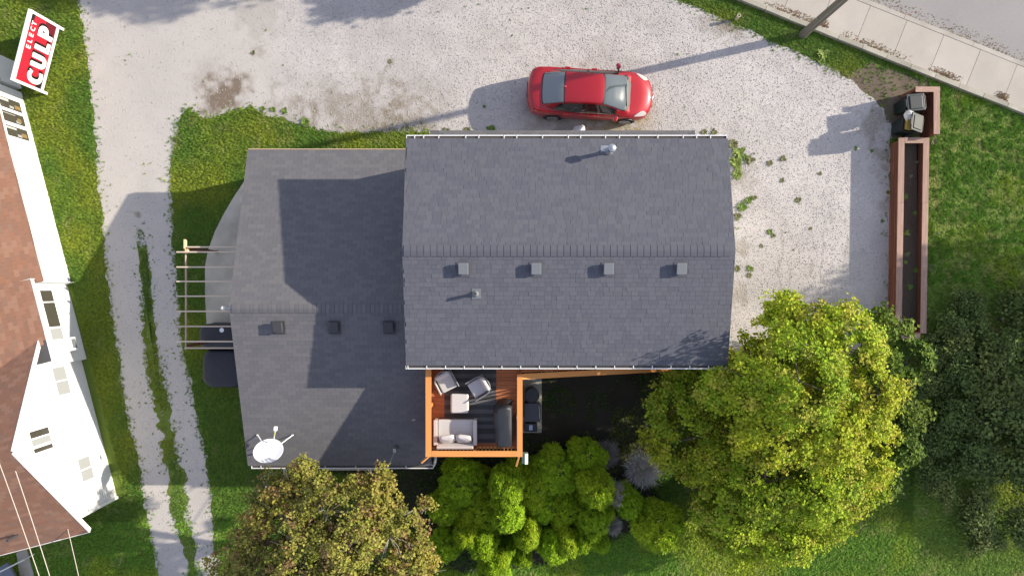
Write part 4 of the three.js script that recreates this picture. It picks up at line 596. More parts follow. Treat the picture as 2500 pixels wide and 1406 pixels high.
// ---------------------------------------------------------------- red sedan (own axes: +x forward, +z its right side)
{
  const car = thing('sedan_car', 'shiny red four door sedan parked on the gravel in front of the house', 'car');
  const paint = phys(0.37, 0.006, 0.014, 0.36, { metalness: 0.35, clearcoat: 0.7, clearcoatRoughness: 0.05 }), black = mat(0.012, 0.012, 0.013, 0.45), chrome = phys(0.62, 0.62, 0.62, 0.18, { metalness: 1 });
  const screen = phys(0.055, 0.075, 0.085, 0.05, { ior: 2.1 }), rearGlass = phys(0.13, 0.155, 0.15, 0.10, { ior: 2.1 }), sideGlass = phys(0.012, 0.013, 0.014, 0.04, { ior: 1.7 });
  const interp = (tab, x, c) => { let i = 0; while (i < tab.length - 2 && x > tab[i + 1][0]) i++; const a = tab[i], b = tab[i + 1], p = tab[Math.max(0, i - 1)], q = tab[Math.min(tab.length - 1, i + 2)], t = clamp((x - a[0]) / (b[0] - a[0])), t2 = t * t, t3 = t2 * t, m0 = (b[c] - p[c]) / Math.max(1e-6, b[0] - p[0]) * (b[0] - a[0]), m1 = (q[c] - a[c]) / Math.max(1e-6, q[0] - a[0]) * (b[0] - a[0]); return a[c] * (2 * t3 - 3 * t2 + 1) + m0 * (t3 - 2 * t2 + t) + b[c] * (-2 * t3 + 3 * t2) + m1 * (t3 - t2); };
  // x, half width, bottom, top on the centre line
  const bodyTab = [[-2.43, 0.60, 0.50, 0.72], [-2.41, 0.74, 0.40, 0.86], [-2.35, 0.82, 0.32, 0.98], [-2.22, 0.87, 0.26, 1.045], [-1.95, 0.895, 0.22, 1.065], [-1.5, 0.912, 0.2, 1.04], [-0.8, 0.915, 0.2, 1.0], [0, 0.912, 0.2, 0.97], [0.8, 0.91, 0.2, 0.96], [1.35, 0.912, 0.2, 0.945], [1.7, 0.905, 0.2, 0.90], [2.0, 0.89, 0.2, 0.845], [2.2, 0.86, 0.21, 0.78], [2.33, 0.81, 0.25, 0.71], [2.40, 0.72, 0.32, 0.63], [2.43, 0.58, 0.40, 0.54]];
  const profile = (w, lo, top) => [[0, lo], [0.84 * w, lo], [0.96 * w, lo + 0.06], [1.0 * w, lerp(lo, top, 0.42)], [0.99 * w, lerp(lo, top, 0.70)], [0.955 * w, lerp(lo, top, 0.88)], [0.87 * w, lerp(lo, top, 0.955)], [0.6 * w, lerp(lo, top, 0.99)], [0, top]];
  const bodyAt = (x, s) => { const w = interp(bodyTab, x, 1), lo = interp(bodyTab, x, 2), top = interp(bodyTab, x, 3), p = profile(w, lo, top), f = clamp(Math.abs(s), 0, 1) * 8, i = Math.min(7, Math.floor(f)), t = f - i, a = p[Math.max(0, i - 1)], b = p[i], c = p[i + 1], d = p[Math.min(8, i + 2)], cr = k => 0.5 * (2 * b[k] + (c[k] - a[k]) * t + (2 * a[k] - 5 * b[k] + 4 * c[k] - d[k]) * t * t + (3 * b[k] - a[k] - 3 * c[k] + d[k]) * t * t * t); const z = Math.max(0, cr(0)), bw = Math.pow(z / 0.9, 2.3); return V(x - 0.34 * smooth(1.2, 2.42, x) * bw + 0.20 * smooth(-1.5, -2.42, x) * bw, cr(1), z * Math.sign(s || 1)); };
  function patch(fn, u0, u1, v0, v1, nu, nv, lift = 0) {  // surface patch, lifted along its normal
    const pos = [], idx = [];
    for (let i = 0; i <= nu; i++) for (let j = 0; j <= nv; j++) { const u = lerp(u0, u1, i / nu), v = lerp(v0, v1, j / nv), uu = typeof fn.map === 'function' ? 0 : 0, p = fn(u, v); if (lift) { const e = 1e-3, a = fn(u + e, v).sub(fn(u - e, v)), b = fn(u, v + e).sub(fn(u, v - e)), n = a.cross(b).normalize(); const out = V(0, p.y - 0.75, p.z * 0.8); if (n.dot(out) < 0) n.negate(); p.addScaledVector(n, lift); } pos.push(p.x, p.y, p.z); if (i < nu && j < nv) { const a = i * (nv + 1) + j; idx.push(a, a + 1, a + nv + 1, a + 1, a + nv + 2, a + nv + 1); } }
    const g = new THREE.BufferGeometry(); g.setAttribute('position', new THREE.Float32BufferAttribute(pos, 3)); g.setIndex(idx); g.computeVertexNormals(); g.setAttribute('uv', new THREE.Float32BufferAttribute(new Float32Array(pos.length / 3 * 2), 2)); return g;
  }
  const ease = t => { const k = 2 * t - 1; return 0.5 + 0.5 * Math.sign(k) * Math.pow(Math.abs(k), 0.7); };
  const bodyFn = (t, s) => bodyAt(lerp(-2.43, 2.43, t < 0.15 ? 0.15 * Math.pow(t / 0.15, 1.5) : t > 0.85 ? 1 - 0.15 * Math.pow((1 - t) / 0.15, 1.5) : t), s);
  part('body', [patch(bodyFn, 0, 1, 0, 1, 90, 48), patch(bodyFn, 0, 1, -1, -1e-5, 90, 48), patch((a, b) => bodyAt(-2.43, a).multiply(V(1, 1, b)), 0, 1, -1, 1, 10, 2), patch((a, b) => bodyAt(2.43, a).multiply(V(1, 1, b)), 0, 1, -1, 1, 10, 2)], paint, car);
  // cabin: x, roof-edge half width, base half width, top
  const cabTab = [[-1.98, 0.60, 0.74, 1.035], [-1.86, 0.60, 0.76, 1.085], [-1.5, 0.595, 0.80, 1.245], [-1.15, 0.58, 0.82, 1.385], [-0.9, 0.57, 0.83, 1.43], [-0.4, 0.565, 0.835, 1.46], [0.1, 0.565, 0.835, 1.455], [0.45, 0.57, 0.835, 1.41], [0.75, 0.60, 0.83, 1.29], [1.05, 0.645, 0.82, 1.14], [1.35, 0.69, 0.80, 0.985], [1.55, 0.70, 0.79, 0.905]];
  const base = 0.93, cabAt = (x, s) => { const wt = interp(cabTab, x, 1), wb = interp(cabTab, x, 2), top = interp(cabTab, x, 3), a = Math.abs(s), sg = Math.sign(s || 1), edge = Math.max(0.02, Math.min(0.075, (top - 0.9) * 0.4)); let z, y; if (a < 1) { z = lerp(wb, wt, a); y = lerp(base - 0.05, top - edge, a); z += 0.035 * Math.sin(a * Math.PI); } else { const f = (a - 1) * Math.PI / 2; z = wt * Math.pow(Math.cos(f), 0.75); y = top - edge + edge * Math.pow(Math.sin(f), 0.8); } return V(x, y, z * sg); };
  part('roof', [patch((x, s) => cabAt(x, s), -1.98, 1.55, 0.001, 2, 60, 26), patch((x, s) => cabAt(x, s), -1.98, 1.55, -2, -0.001, 60, 26)], paint, car);
  const cross = (x, t) => cabAt(x, t < 0 ? -(2 + t) : 2 - t);        // t: -1 .. 1 across the top face
  const bow = (x0, x1, c0, c1) => (u, t) => cross(lerp(x0 - c0 * t * t, x1 - c1 * t * t, u), t);
  const glassIn = (name, fn, m, t, border) => { part(name + '_seal', patch(fn, -0.05, 1.05, -t - 0.05, t + 0.05, 14, 24, 0.004), black, car); return part(name, patch(fn, 0, 1, -t, t, 14, 24, 0.008), m, car); };
  const ws = glassIn('windshield', bow(0.50, 1.37, 0.10, 0.22), screen, 0.86), rw = glassIn('rear_window', bow(-1.84, -1.06, -0.10, -0.04), rearGlass, 0.84);
  part('cowl', patch(bow(1.395, 1.53, 0.23, 0.27), 0, 1, -0.97, 0.97, 4, 24, 0.006), black, car);
  for (const y of [0.28, -0.30]) part('wiper', [bar(cross(1.385, y * 1.6).add(V(0, 0.02, 0)), cross(1.30, y * 1.6 - 0.62).add(V(0, 0.02, 0)), 0.018, 0.014)], black, ws);
  part('rear_mirror', rbox(0.05, 0.06, 0.2, 0.015, 0.62, 1.26, 0), black, car);
  for (const sg of [-1, 1]) {
    const side = (x, a) => cabAt(x, sg * a);
    const lens = (x0, x1, r0, r1) => (u, t) => { const x = lerp(x0, x1, u), lo = 0.17, hi = 0.93 * Math.min(1, Math.pow(clamp((x + 1.58) / 0.42), 0.6)) * (x > 0.5 ? 1 : 1); return side(x, lerp(lo, Math.max(lo + 0.02, hi), t)); };
    part('window_trim', patch(lens(-1.5, 1.06), 0, 1, -0.045, 0.0, 30, 2, 0.010), chrome, car);
    part('front_door_window', patch(lens(-0.12, 1.0), 0.0, 1, 0.0, 1, 16, 6, 0.007), sideGlass, car); part('rear_door_window', patch(lens(-1.45, -0.22), 0, 1, 0.0, 1, 16, 6, 0.007), sideGlass, car); part('pillar_trim', patch(lens(-0.21, -0.13), 0, 1, 0.0, 1, 2, 6, 0.006), black, car);
    const onSide = (x, s) => bodyAt(x, sg * s);
    for (const [xa, xb, nm] of [[-0.10, 1.08, 'front_door'], [-1.12, -0.13, 'rear_door']]) { const d = part(nm, patch(onSide, xa, xb, 0.26, 0.70, 16, 10, 0.006), paint, car); const p = onSide(xa + 0.2, 0.60); part('door_handle', rbox(0.2, 0.03, 0.04, 0.012, p.x, p.y + 0.02, p.z + sg * 0.016), paint, d); }
    part('sill_trim', patch(onSide, -1.1, 1.1, 0.20, 0.235, 16, 2, 0.012), black, car);
    const mr = part('side_mirror', rbox(0.16, 0.14, 0.2, 0.05, 0.98, 1.02, sg * 1.0, sg * -0.35, 0, 0, 3), paint, car); part('mirror_stalk', box(0.06, 0.04, 0.14, 1.0, 0.98, sg * 0.9), black, mr); part('mirror_glass', box(0.012, 0.1, 0.15, 0.905, 1.02, sg * 1.0, sg * -0.35), chrome, mr);
    const hl = part('headlight', patch((u, v) => { const x = lerp(1.86, 2.34, u), s = lerp(0.70 + 0.03 * u, 0.745 + 0.11 * Math.sin(u * 2.6), v); return bodyAt(x, sg * s); }, 0, 1, 0, 1, 12, 6, 0.010), phys(0.40, 0.39, 0.37, 0.15, { clearcoat: 1 }), car);
    part('tail_light', patch((u, v) => bodyAt(lerp(-2.36, -2.02, u), sg * lerp(0.62, 0.80 - 0.06 * u, v)), 0, 1, 0, 1, 10, 5, 0.009), phys(0.35, 0.012, 0.012, 0.12, { clearcoat: 1 }), car);
    for (const x of [-1.38, 1.42]) {
      const w = interp(bodyTab, x, 1), arch = part('wheel_arch', [rod(V(x, 0.36, sg * (w - 0.2)), V(x, 0.36, sg * (w + 0.012)), 0.385, 0.375, 30)], black, car);
      const wl = new THREE.Group(); wl.name = 'wheel'; car.add(wl);
      const tp = [[0.20, -0.1], [0.30, -0.105], [0.33, -0.08], [0.335, 0], [0.33, 0.08], [0.30, 0.105], [0.215, 0.10]].map(p => new THREE.Vector2(...p)); part('tyre', new THREE.LatheGeometry(tp, 30).rotateX(Math.PI / 2).translate(x, 0.335, sg * (w - 0.07)), mat(0.02, 0.02, 0.02, 0.9), wl);
      const sp = []; for (let k = 0; k < 7; k++) { const t = k / 7 * 6.283; sp.push(bar(V(x, 0.335, sg * (w + 0.025)), V(x + 0.2 * Math.cos(t), 0.335 + 0.2 * Math.sin(t), sg * (w + 0.03)), 0.045, 0.02)); } sp.push(rod(V(x, 0.335, sg * (w + 0.0)), V(x, 0.335, sg * (w + 0.035)), 0.06, 0.05, 16), new THREE.TorusGeometry(0.208, 0.018, 8, 30).translate(x, 0.335, sg * (w + 0.03))); part('rim', sp, matSteel, wl); part('brake_disc', rod(V(x, 0.335, sg * (w - 0.05)), V(x, 0.335, sg * (w - 0.04)), 0.16, 0.16, 20), matGreyVent, wl);
    }
  }
  for (const sg of [-1, 1]) for (const [x, lean] of [[-1.16, 0.1], [-0.115, 0.0], [1.12, -0.05]]) part('door_gap', new THREE.TubeGeometry(new THREE.CatmullRomCurve3([0.25, 0.4, 0.55, 0.66, 0.74].map(q => bodyAt(x + lean * (q - 0.25), sg * q).add(V(0, 0.004, sg * 0.007)))), 16, 0.008, 5), black, car);
  const line = (pts, w = 0.006) => part('panel_gap', new THREE.TubeGeometry(new THREE.CatmullRomCurve3(pts), 40, w, 4), black, car);
  line([-1, -0.8, -0.4, 0, 0.4, 0.8, 1].map(t => bodyAt(-1.92 - 0.40 * (1 - t * t) + 0.0, t < 0 ? -(1 - 0.24 * Math.abs(t)) : 1 - 0.24 * Math.abs(t))));
  line([-1, -0.8, -0.4, 0, 0.4, 0.8, 1].map(t => bodyAt(1.75 + 0.55 * Math.pow(1 - t * t, 0.7), t < 0 ? -(1 - 0.23 * Math.abs(t)) : 1 - 0.23 * Math.abs(t))));
  for (const s of [-1, 1]) line([1.72, 1.6, 1.5, 1.42].map(x => bodyAt(x, s * 0.77)));
  part('grille', [rbox(0.06, 0.10, 0.7, 0.02, 2.40, 0.50, 0)], black, car); part('grille_badge', rbox(0.03, 0.05, 0.12, 0.012, 2.415, 0.60, 0), chrome, car);
  part('number_plate', box(0.008, 0.12, 0.3, -2.434, 0.60, 0), matGreyVent, car); part('trunk_trim', bar(V(-2.425, 0.78, -0.3), V(-2.425, 0.78, 0.3), 0.015, 0.02), black, car);
  part('antenna', rod(V(-0.98, 1.43, 0), V(-1.06, 1.50, 0), 0.02, 0.006), paint, car);
  const c = P(1436, 241); car.position.set(c.x, 0.01, c.z); car.rotation.y = -3.0 * Math.PI / 180;
}
// ---------------------------------------------------------------- foliage
const leafGeo = (() => { const g = new THREE.BufferGeometry().setFromPoints([V(0, 0, 0), V(0.42, 0.10, 0.45), V(0, 0, 1), V(0, 0, 0), V(0, 0, 1), V(-0.42, 0.10, 0.45)]); g.computeVertexNormals(); return g; })();
const sprigGeo = (() => { const v = []; for (const [a, b] of [[0, 0.2], [2.1, 0.5], [4.2, 0.35]]) { const q = new THREE.Quaternion().setFromEuler(new THREE.Euler(-b, a, 0, 'YXZ')); for (const p of [V(0, 0, 0), V(0.24, 0.06, 0.5), V(0, 0, 1), V(0, 0, 0), V(0, 0, 1), V(-0.24, 0.06, 0.5)]) v.push(p.applyQuaternion(q)); } const g = new THREE.BufferGeometry().setFromPoints(v); g.computeVertexNormals(); return g; })();
const leafMat = (tr = 0.3) => new THREE.MeshPhysicalMaterial({ color: 0xffffff, roughness: 0.75, side: THREE.DoubleSide, transmission: tr, thickness: 0, ior: 1.2 });
const leafMatA = leafMat(0.28), leafMatB = leafMat(0.18), bark = mat(0.13, 0.105, 0.08, 0.95), barkPale = mat(0.28, 0.25, 0.21, 0.95);
function ball(r) { let x, y, z, d; do { x = r() * 2 - 1; y = r() * 2 - 1; z = r() * 2 - 1; d = x * x + y * y + z * z; } while (d > 1 || d < 1e-4); return V(x, y, z); }
// blobs: {c, r: Vector3 radii}; leaves sit in clumps near the blob surfaces
function foliage(name, parent, blobs, o, offset) {
  const r = rng(o.seed), total = o.n, wsum = blobs.reduce((s, b) => s + b.r.x * b.r.y + b.r.x * b.r.z, 0), im = new THREE.InstancedMesh(o.geo || leafGeo, o.mat || leafMatA, total), m = new THREE.Matrix4(), q = new THREE.Quaternion(), q2 = new THREE.Quaternion(), col = new THREE.Color();
  let k = 0;
  blobs.forEach((b, bi) => {
    const want = bi === blobs.length - 1 ? total - k : Math.round(total * (b.r.x * b.r.y + b.r.x * b.r.z) / wsum); let made = 0;
    while (made < want && k < total) {
      const bt = 0.82 + 0.34 * hash2(bi, o.seed + 77), bg = 0.9 + 0.2 * hash2(bi, o.seed + 5); const d = ball(r).normalize(); if (d.y < -0.35 && r() < 0.7) continue;
      const lump = 1 - (o.lump ?? 0.42) / 2 + (o.lump ?? 0.42) * fbm(d.x * 2.6 + bi * 7.7 + o.seed, d.y * 2.6 + d.z * 3.1, 3), depth = 1 - Math.pow(r(), 1.6) * (o.deep ?? 0.35), cc = V(b.c.x + d.x * b.r.x * lump * depth, b.c.y + d.y * b.r.y * lump * depth, b.c.z + d.z * b.r.z * lump * depth);
      if (cc.y < 0.15) continue; if (o.gap && fbm(cc.x * o.gap[1] + cc.y * 0.7, cc.z * o.gap[1] - cc.y * 0.5, 2) < o.gap[0]) continue;
      const tint = r(), cl = o.clump * (0.6 + 0.8 * r()), per = Math.round(o.per * (0.5 + r())), base = o.colors[Math.floor(Math.pow(r(), 1.2) * o.colors.length)];
      for (let i = 0; i < per && made < want && k < total; i++) {
        const g = ball(r).multiplyScalar(cl); g.y *= 0.7; const p = cc.clone().add(g);
        const nrm = d.clone().multiplyScalar(0.5).add(V(0, 0.55, 0)).add(ball(r).multiplyScalar(o.wild ?? 0.85)).normalize(); q.setFromUnitVectors(V(0, 1, 0), nrm); q2.setFromAxisAngle(V(0, 1, 0), r() * 6.283); q.multiply(q2);
        const s = o.size * (0.65 + 0.7 * r()); m.compose(p.sub(offset), q, V(s, s, s)); im.setMatrixAt(k, m);
        const v = (0.72 + 0.5 * r() + 0.16 * (tint - 0.5)) * bt; col.setRGB(base[0] * v * bg, base[1] * v, base[2] * v); im.setColorAt(k, col); k++; made++;
      }
    }
  });
  im.count = k; shade(im); im.name = name; im.userData.kind = 'stuff'; parent.add(im); return im;
}
function branches(trunkPts, r0, blobs, seed, twigs = 6) {   // tapered trunk, a limb to every blob, twigs inside it
  const r = rng(seed), trunk = [], limb = [];
  for (let i = 1; i < trunkPts.length; i++) trunk.push(rod(trunkPts[i - 1], trunkPts[i], r0 * (1 - 0.22 * (i - 1)), r0 * (1 - 0.22 * i), 10));
  const top = trunkPts[trunkPts.length - 1];
  for (const b of blobs) {
    const fork = trunkPts[1].clone().lerp(top, r() * 0.9), midp = fork.clone().lerp(b.c, 0.5).add(V((r() - 0.5) * 0.5, 0.25 + r() * 0.3, (r() - 0.5) * 0.5));
    limb.push(rod(fork, midp, r0 * 0.42, r0 * 0.26, 7), rod(midp, b.c, r0 * 0.26, r0 * 0.13, 6));
    for (let k = 0; k < twigs; k++) { const d = ball(r).normalize(); d.y = Math.abs(d.y) * 0.8; const e = V(b.c.x + d.x * b.r.x * 0.92, b.c.y + d.y * b.r.y * 0.92, b.c.z + d.z * b.r.z * 0.92), m2 = b.c.clone().lerp(e, 0.5).add(ball(r).multiplyScalar(0.12)); limb.push(rod(b.c, m2, r0 * 0.12, r0 * 0.07, 5), rod(m2, e, r0 * 0.07, 0.006, 4)); }
  }
  return { trunk, limb };
}
function blobPx(list) { return list.map(([x, y, h, rp, fl = 0.75]) => { const c = P(x, y, h), r = rp / FOCAL * (CAM_H - h); return { c, r: V(r, r * fl, r) }; }); }
function tree(name, label, group, blobs, trunk, r0, o, barkMat = bark) {
  const t = thing(name, label, 'tree', group), b = branches(trunk, r0, blobs, o.seed + 1, o.twigs ?? 6), at = trunk[0].clone().setY(0);
  part('trunk', b.trunk, barkMat, t); part('limbs', b.limb, barkMat, t); for (const c of t.children) c.position.sub(at);
  foliage('crown', t, blobs, o, at); t.position.copy(at); return t;
}
const mapleGreens = [[0.36, 0.43, 0.025], [0.31, 0.41, 0.022], [0.39, 0.44, 0.035], [0.25, 0.35, 0.022], [0.41, 0.39, 0.05]], oliveGreens = [[0.30, 0.28, 0.05], [0.25, 0.24, 0.045], [0.33, 0.29, 0.07], [0.19, 0.20, 0.035], [0.27, 0.17, 0.075]], shrubGreens = [[0.30, 0.44, 0.018], [0.26, 0.40, 0.016], [0.35, 0.46, 0.02], [0.22, 0.34, 0.014]], darkGreens = [[0.045, 0.085, 0.02], [0.035, 0.07, 0.018], [0.06, 0.10, 0.028], [0.09, 0.14, 0.04]];
tree('maple_tree', 'big bright yellow green maple crown beside the house corner', null, blobPx([[1965, 810, 5.6, 95], [1900, 790, 5.0, 70], [2060, 850, 5.8, 110], [2090, 960, 6.2, 115], [1950, 930, 7.0, 130], [1830, 930, 6.4, 95], [1765, 950, 5.6, 70], [1890, 1030, 7.4, 130], [2010, 1040, 7.2, 130], [2090, 1090, 6.0, 110], [1990, 1160, 6.6, 120], [1870, 1180, 6.4, 110], [1790, 1240, 5.2, 95], [1900, 1270, 5.2, 110], [2020, 1235, 5.4, 100], [1945, 1315, 4.6, 70], [1830, 1315, 4.4, 75], [1660, 990, 3.8, 95], [1640, 1080, 3.4, 75], [1750, 1100, 4.6, 90], [1820, 855, 4.4, 45], [1925, 745, 4.6, 40], [1700, 930, 4.0, 40], [1790, 925, 2.6, 75], [1880, 895, 2.7, 80], [1970, 870, 2.8, 80], [1830, 990, 2.8, 80], [2120, 1180, 4.4, 60], [1720, 1180, 3.6, 70], [1745, 1300, 3.4, 45]].map(b => [b[0], b[1], b[2] * (b[0] < 1720 ? 0.8 : lerp(0.88, 0.62, smooth(880, 1120, b[1])) - 0.13 * smooth(1180, 1260, b[1])), b[3] * 0.9, 0.8])), [P(1870, 1020), P(1872, 1022, 1.6), P(1880, 1030, 3.0), P(1890, 1040, 4.4)], 0.24, { n: 145000, size: 0.097, clump: 0.2, per: 22, colors: mapleGreens, seed: 5, deep: 0.4, lump: 0.75, gap: [0.37, 1.5] });
tree('maple_tree', 'young tree at the shaded side of the big maple, its shade put into darker leaf greens', null, blobPx([[2165, 900, 2.6, 70], [2190, 1000, 2.6, 70], [2180, 1090, 2.3, 65], [2165, 815, 2.4, 55], [2215, 880, 2.2, 50], [2140, 1170, 2.2, 55]]), [P(2150, 960), P(2150, 962, 1.0), P(2160, 970, 2.0)], 0.12, { n: 16000, size: 0.13, clump: 0.24, per: 16, colors: [[0.12, 0.18, 0.02], [0.15, 0.21, 0.02], [0.09, 0.15, 0.02]], seed: 15, deep: 0.6, lump: 0.8, gap: [0.34, 1.6] });  // maple greens darkened: the shade on this side is put into the leaf colours
tree('smoke_tree', 'olive and bronze leaved tree behind the wing gutter', null, blobPx([[740, 1180, 4.3, 60], [690, 1260, 4.7, 80], [800, 1250, 5.2, 85], [900, 1220, 5.0, 70], [920, 1180, 4.6, 45], [640, 1330, 4.4, 85], [740, 1340, 5.4, 90], [850, 1330, 5.6, 95], [950, 1310, 5.0, 80], [590, 1400, 3.8, 75], [700, 1420, 5.0, 95], [830, 1430, 5.4, 100], [960, 1410, 5.0, 90], [1040, 1390, 4.2, 55], [880, 1520, 4.8, 110], [740, 1520, 4.6, 110], [640, 1210, 4.0, 35], [1035, 1235, 3.6, 22], [660, 1165, 4.0, 22], [1000, 1340, 4.4, 50]]), [P(820, 1300), P(820, 1302, 1.2), P(824, 1310, 2.4), P(822, 1318, 3.2)], 0.2, { n: 72000, size: 0.088, clump: 0.15, per: 15, colors: oliveGreens, seed: 25, deep: 0.5, twigs: 16, wild: 1.0, lump: 0.9, gap: [0.37, 2.6] }, barkPale);
// trees just outside the picture whose shade falls on the lot
const outside = (x, z, h, r, n, seed, label, cols = darkGreens) => { const R = rng(seed), bl = []; for (let k = 0; k < 7; k++) { const d = ball(R); bl.push({ c: V(x + d.x * r * 0.65, h + d.y * h * 0.22, z + d.z * r * 0.65), r: V(r * 0.5, r * 0.42, r * 0.5) }); } tree('shade_tree', label, 'trees standing outside the lot', bl, [V(x, 0, z), V(x + 0.05, h * 0.3, z), V(x, h * 0.55, z), V(x, h * 0.8, z)], 0.22, { n, size: 0.2, clump: 0.4, per: 14, colors: cols, seed: seed + 3, deep: 0.5 }); };
outside(26.8, -1.2, 4.4, 3.0, 7500, 201, 'leafy tree standing east of the dark lawn'); outside(29.5, 3.0, 6.0, 3.6, 10000, 211, 'leafy tree standing east of the dark lawn'); outside(26.2, 2.9, 4.0, 2.7, 7000, 221, 'leafy tree standing east of the dark lawn');
outside(0.2, -14.6, 5.0, 1.5, 2600, 231, 'street tree north of the gravel lot'); outside(-3.4, -15.0, 5.4, 1.4, 2200, 241, 'street tree north of the gravel lot'); outside(3.0, -13.4, 3.5, 0.75, 1300, 251, 'street tree north of the gravel lot');
// dark bushes added to stand for the soft shadow mass on the lawn
const bushProto = [0, 1, 2].map(k => { const g = new THREE.Group(); const bl = []; const R = rng(300 + k); for (let i = 0; i < 6; i++) { const d = ball(R); bl.push({ c: V(d.x * 0.75, 0.85 + d.y * 0.35, d.z * 0.75), r: V(0.55, 0.5, 0.55) }); } const b = branches([V(0, 0, 0), V(0, 0.25, 0), V(0, 0.5, 0)], 0.06, bl, 310 + k, 4); part('stems', [...b.trunk, ...b.limb], bark, g); foliage('foliage', g, bl, { n: 3000, size: 0.11, clump: 0.24, per: 12, lump: 0.8, colors: [[0.105, 0.145, 0.04], [0.125, 0.17, 0.04], [0.17, 0.22, 0.065], [0.075, 0.11, 0.03]], seed: 320 + k, deep: 0.6, mat: leafMatB }, V(0, 0, 0)); return g; });
[[2330, 800, 0.9], [2440, 780, 1.1], [2320, 900, 0.9], [2410, 890, 1.1], [2490, 860, 1.0], [2300, 1010, 0.9], [2390, 1000, 1.2], [2470, 1000, 1.2], [2340, 1110, 1.0], [2440, 1130, 1.2], [2380, 1230, 0.9], [2470, 1270, 1.0], [2260, 850, 0.7], [2250, 950, 0.8], [2260, 1060, 0.8], [2280, 1150, 0.8], [2230, 1130, 0.6], [2350, 740, 0.7], [2400, 1300, 0.7]].forEach(([x, y, s], i) => { const g = bushProto[i % 3].clone(); g.name = numbered('added_bush'); const p = P(x, y); g.position.set(p.x, 0, p.z); g.scale.set(s, s * 0.9, s); g.rotation.y = i * 1.7; scene.add(g); const where = y < 850 ? 'by the end of the planter' : y < 1050 ? 'in the shade beside the maple' : 'at the sunny lawn end'; info(g, `${s > 1.05 ? 'wide' : 'small'} dark green bush added for the lawn shadow mass ${where}`, 'bush', `added dark bushes ${where}`); });
// columnar yew-like shrubs along the back of the deck
const shrubProto = [0, 1, 2].map(k => { const g = new THREE.Group(), R = rng(400 + k), bl = [{ c: V(0, 0.48, 0), r: V(0.44, 0.48, 0.44) }]; for (let i = 0; i < 4; i++) { const a = i / 4 * 6.28 + R(), rr = 0.24 + R() * 0.14; bl.push({ c: V(Math.cos(a) * rr, 0.22 + R() * 0.42, Math.sin(a) * rr), r: V(0.2, 0.27, 0.2) }); } const core = new THREE.IcosahedronGeometry(1, 3), q = core.attributes.position; for (let i = 0; i < q.count; i++) { const x = q.getX(i), y = q.getY(i), z = q.getZ(i), s = 0.86 + 0.25 * fbm(x * 3 + k, y * 3 + z * 2, 2); q.setXYZ(i, x * 0.38 * s, 0.46 + y * 0.43 * s, z * 0.38 * s); } core.computeVertexNormals(); part('twig_mass', core, mat(0.085, 0.13, 0.014, 1), g); part('stem', rod(V(0, 0, 0), V(0, 0.4, 0), 0.035, 0.02), bark, g); foliage('foliage', g, bl, { n: 9500, size: 0.038, clump: 0.06, per: 7, colors: shrubGreens, seed: 420 + k, deep: 0.10, lump: 0.5, geo: sprigGeo, mat: leafMatB, wild: 0.5 }, V(0, 0, 0)); return g; });
[[1238, 1190, 2.5, 46], [1240, 1255, 2.6, 42], [1135, 1300, 2.1, 30], [1180, 1325, 2.1, 40], [1245, 1343, 1.5, 25], [1285, 1305, 2.2, 34], [1276, 1355, 1.6, 24], [1350, 1335, 1.8, 40], [1385, 1325, 1.9, 34], [1422, 1318, 1.7, 28], [1466, 1328, 1.2, 22], [1455, 1195, 2.5, 46], [1450, 1265, 2.0, 42], [1535, 1232, 1.9, 34], [1612, 1290, 2.4, 58], [1205, 1395, 2.4, 44], [1130, 1190, 1.5, 58], [1180, 1250, 1.6, 58], [1350, 1155, 1.5, 56], [1325, 1240, 1.4, 42], [1380, 1245, 1.4, 42], [1430, 1120, 1.4, 46], [1092, 1330, 1.6, 40], [1300, 1190, 1.6, 50], [1090, 1240, 1.5, 45]].forEach(([x, y, h, rp], i) => {
  const g = shrubProto[i % 3].clone(); g.name = numbered('evergreen_shrub'); const H = h * 1.22, p = P(x, y, H * 0.62), r = rp / FOCAL * (CAM_H - H * 0.7); g.position.set(p.x, 0, p.z); g.scale.set(r * 2.05, H * 1.04, r * 2.15); g.rotation.y = i * 2.3; scene.add(g); const size = h >= 2.4 ? 'tall' : h >= 1.9 ? 'mid height' : 'low', wide = rp >= 56 ? 'broad' : rp >= 36 ? 'rounded' : 'slim', where = x < 1110 ? 'beside the olive tree' : y > 1385 ? 'at the far end of the thicket' : y < 1200 && x < 1400 ? 'just behind the deck' : x > 1580 ? 'under the maple' : x > 1425 && y < 1285 ? 'next to the dead shrubs' : y >= 1285 ? 'along the lawn side of the thicket' : 'inside the thicket behind the deck';
  info(g, `${size} ${wide} green evergreen shrub ${where}`, 'shrub', `evergreen shrubs ${where}`);
});
// leafless grey shrubs
function bareShrub(x, y, h, rp, label, m, seed) {
  const s = thing('bare_shrub', label, 'shrub'), R = rng(seed), c = P(x, y, h * 0.5), r = rp / FOCAL * (CAM_H - h * 0.6), list = [];
  for (let k = 0; k < 330; k++) { const d = ball(R).normalize(); d.y = Math.abs(d.y); const e = V(d.x * r, h * (0.35 + 0.65 * d.y), d.z * r).multiplyScalar(0.75 + 0.3 * R()), b = V((R() - 0.5) * 0.12, 0, (R() - 0.5) * 0.12), m1 = b.clone().lerp(e, 0.45).add(V(0, h * 0.12, 0)); if (k < 40) list.push(rod(b, m1, 0.016, 0.01, 4)); list.push(rod(m1, e, 0.011, 0.006, 4)); for (let j = 0; j < 3; j++) { const f = m1.clone().lerp(e, 0.3 + 0.6 * R()), t = f.clone().add(ball(R).multiplyScalar(0.22)).add(d.clone().multiplyScalar(0.12)); list.push(rod(f, t, 0.008, 0.004, 3)); } }
  part('twigs', list, m, s); part('stem', rod(V(0, 0, 0), V(0, 0.2, 0), 0.05, 0.03), m, s); s.position.set(c.x, 0, c.z);
}
